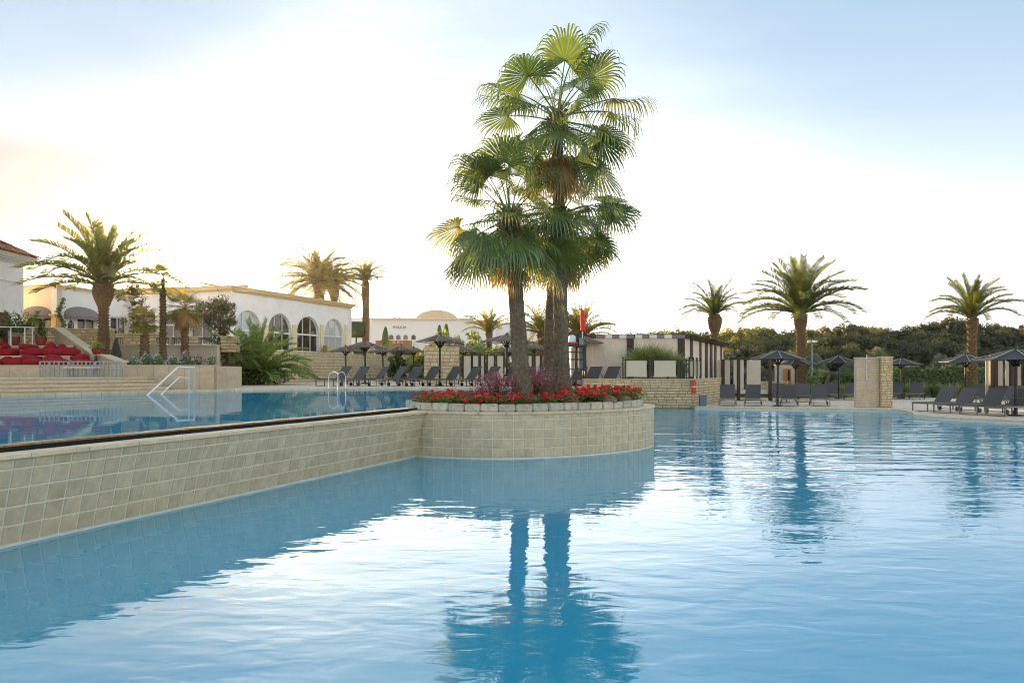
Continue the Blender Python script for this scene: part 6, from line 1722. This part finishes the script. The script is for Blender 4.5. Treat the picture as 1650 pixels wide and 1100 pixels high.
# young fan palms
def yfan(label, px, d, zb, yc, r_, leaf, nl, mat, skirt, seed, nh=.5):
    rnd = random.Random(seed); root = T('young_fan_palm', label, 'palm tree', (X(px, d), d, zb)); h = Z(yc, d) - zb
    mb = MB(); mb.tube([(.05 * math.sin(i), 0, (h - nh) * i / 12) for i in range(13)], [r_ * (1.25 - .4 * i / 12) for i in range(13)], 10); trunk_stubs(mb, 0, h - nh, lambda z_: r_ * (1.2 - .3 * z_ / h), .14, .14, rnd); mb.build('trunk', MT['datetrunk'], root)
    MB().tube([(.03, 0, h - nh - .05), (0, 0, h)], [r_ * .75, r_ * .6], 10).build('neck', MT['greenstem'], root)
    fm = [(pz, fan_mesh('leaf', R(pz), .45, .62, 700 + pz + seed, MT[mat], droop=.3, n=24, half=85)) for pz in (80, 55, 30, 5, -25)]
    for i in range(nl):
        u = (i + .5) / nl; e = 82 - 105 * u; me = min(fm, key=lambda s: abs(s[0] - e))[1]; o = link('leaf', me, root); L = leaf * rnd.uniform(.85, 1.1); o.scale = (L,) * 3; o.rotation_euler = (0, 0, i * 2.4); o.location = (0, 0, h)
    for i in range(skirt):
        me = rnd.choice(DEADF)[1]; o = link('dry_leaf', me, root); L = leaf * rnd.uniform(.65, .95); o.scale = (L * 1.2, L, L); o.rotation_euler = (0, R(rnd.uniform(-30, -5)), i * 2.4); o.location = (0, 0, h)
yfan('young fan palm with bright golden crown and green neck, left of the three', 233, 33.4, zb_ - .03, 521, .15, .95, 26, 'fang', 0, 1)
yfan('tall slender fan palm with peeling trunk in front of the sun', 262.5, 33.8, zb_ - .03, 452, .105, 1.0, 22, 'fang', 0, 2, .5)
yfan('fan palm with a skirt of dry brown leaves, right of the three', 298, 34.2, zb_ - .03, 497, .13, 1.0, 22, 'fang', 26, 3, .7)
# bougainvillea tree, small palms
bg_ = T('bougainvillea_tree', 'round topped bougainvillea tree against the white café wall', 'tree', (X(354, 42.5), 42.5, 2.78))
mb = leaf_cloud(5, 70, 60, (.85, .8, 1.05), .065, .32, .2); zz = Z(508, 42.5) - 2.78; mb.v = [(x_, y_, z_ + zz) for x_, y_, z_ in mb.v]
m2 = leaf_cloud(6, 30, 36, (.7, .6, .5), .065, .3, .2); mb.add([(x_ - .75, y_, z_ + zz + .25) for x_, y_, z_ in m2.v], m2.f); m2 = leaf_cloud(9, 26, 34, (.5, .5, .9), .065, .28, .2); mb.add([(x_ + .1, y_, z_ + zz - 1.35) for x_, y_, z_ in m2.v], m2.f)
mb.build('crown', MT['boug'], bg_); m2 = leaf_cloud(7, 26, 9, (.95, .85, 1.5), .05, .2, .6); m2.v = [(x_ - .2, y_ - .1, z_ + zz - .3) for x_, y_, z_ in m2.v]; m2.build('blossom', MT['pinkfl'], bg_)
MB().tube([(0, 0, 0), (.05, 0, zz * .5), (0, 0, zz)], [.09, .07, .04], 7).build('trunk', MT['bark'], bg_)
date_palm('dwarf_palm', 'broad stemless date palm on the deck left of the loungers', 414, 42, ZD, ZD + .45, .35, .4, 3.45, 46, 81, key='phxg', bulb_h=0, spread=(86, 14))
shrub('ground_bush', 'low dark green bush round the foot of the broad dwarf palm', 418, 41.3, ZD, 1.5, .42, 82, 'hedge', .07, 60, 60, stem=False, zc=.42)
date_palm('small_palm', 'small thin stemmed palm left of the broad dwarf palm', 373, 39, ZD, Z(572, 39), .11, .15, 1.75, 30, 83, bulb_h=.2, spread=(70, -12))
bn_ = T('slatted_bench', 'dark and white bench behind the small thin stemmed palm', 'bench', (X(372, 41), 41, ZD))
w = X(401, 41) - X(348, 41)
for k in range(3): MB().box((0, -.15 + k * .16, .42), (w, .12, .04)).build('slat', MT['wood'], bn_)
for k in range(2): MB().box((0, .3, .62 + k * .14), (w, .03, .1)).build('back_slat', MT['wood' if k else 'whitepaint'], bn_)
for a in (-1, 0, 1): MB().box((a * w * .46, 0, .21), (.06, .4, .4)).build('leg', MT['wood'], bn_)
for a in (-1, 1): MB().box((a * w * .46, .31, .62), (.05, .05, .42)).build('back_post', MT['wood'], bn_)

# ------------------------------------------------------------------ rails in the upper pool
hrl = T('pool_handrail', 'white double handrail leading down into the upper pool at left', 'handrail', (-11, 25.5, ZD))
def rel(px, d, y): return (X(px, d) + 11, d - 25.5, Z(y, d) - ZD)
MB().tube([rel(235, 24.0, 639), rel(287, 25.6, 591), rel(313, 25.9, 592), rel(312, 26.6, 630.5)], .028, 8).build('rail', MT['whitepaint'], hrl, True)
MB().tube([rel(257, 24.6, 638), rel(289, 25.6, 607.5), rel(304, 25.8, 609)], .022, 8).build('middle_rail', MT['whitepaint'], hrl, True)
MB().tube([rel(304.5, 25.8, 591.5), rel(304.5, 26.4, 630.5)], .022, 8).build('post', MT['whitepaint'], hrl, True)
ld = T('pool_ladder', 'polished steel ladder rails at the far edge of the upper pool', 'ladder', (X(543, 31.4), 31.4, ZD))
for a, b in ((531, 543.5), (545, 554.5)):
    xa, xb = X(a, 31.4) - X(543, 31.4), X(b, 31.4) - X(543, 31.4)
    MB().tube([(xa, -.15, -.5), (xa, -.15, .5), (xa + .05, -.1, .62), ((xa + xb) / 2, .1, .68), (xb - .04, .25, .62), (xb, .3, .48), (xb, .3, 0)], .02, 8).build('rail', MT['chrome'], ld, True)
for z_ in (-.15, -.4): MB().box((.0, -.15, z_), (.5, .06, .03)).build('rung', MT['chrome'], ld)

# ------------------------------------------------------------------ thin haze volume, added for a warm glow round the sun
hm, hn, hlk = nt('sun_glow_haze')
ho = hn.new('ShaderNodeOutputMaterial'); hv = hn.new('ShaderNodeVolumePrincipled'); hlk.new(hv.outputs[0], ho.inputs['Volume'])
hv.inputs['Density'].default_value = .00010; hv.inputs['Color'].default_value = (1, .97, .92, 1); hv.inputs['Anisotropy'].default_value = .88
hz = MB().box((0, 50, 12), (1000, 480, 34)).build('haze', hm, kind='stuff')
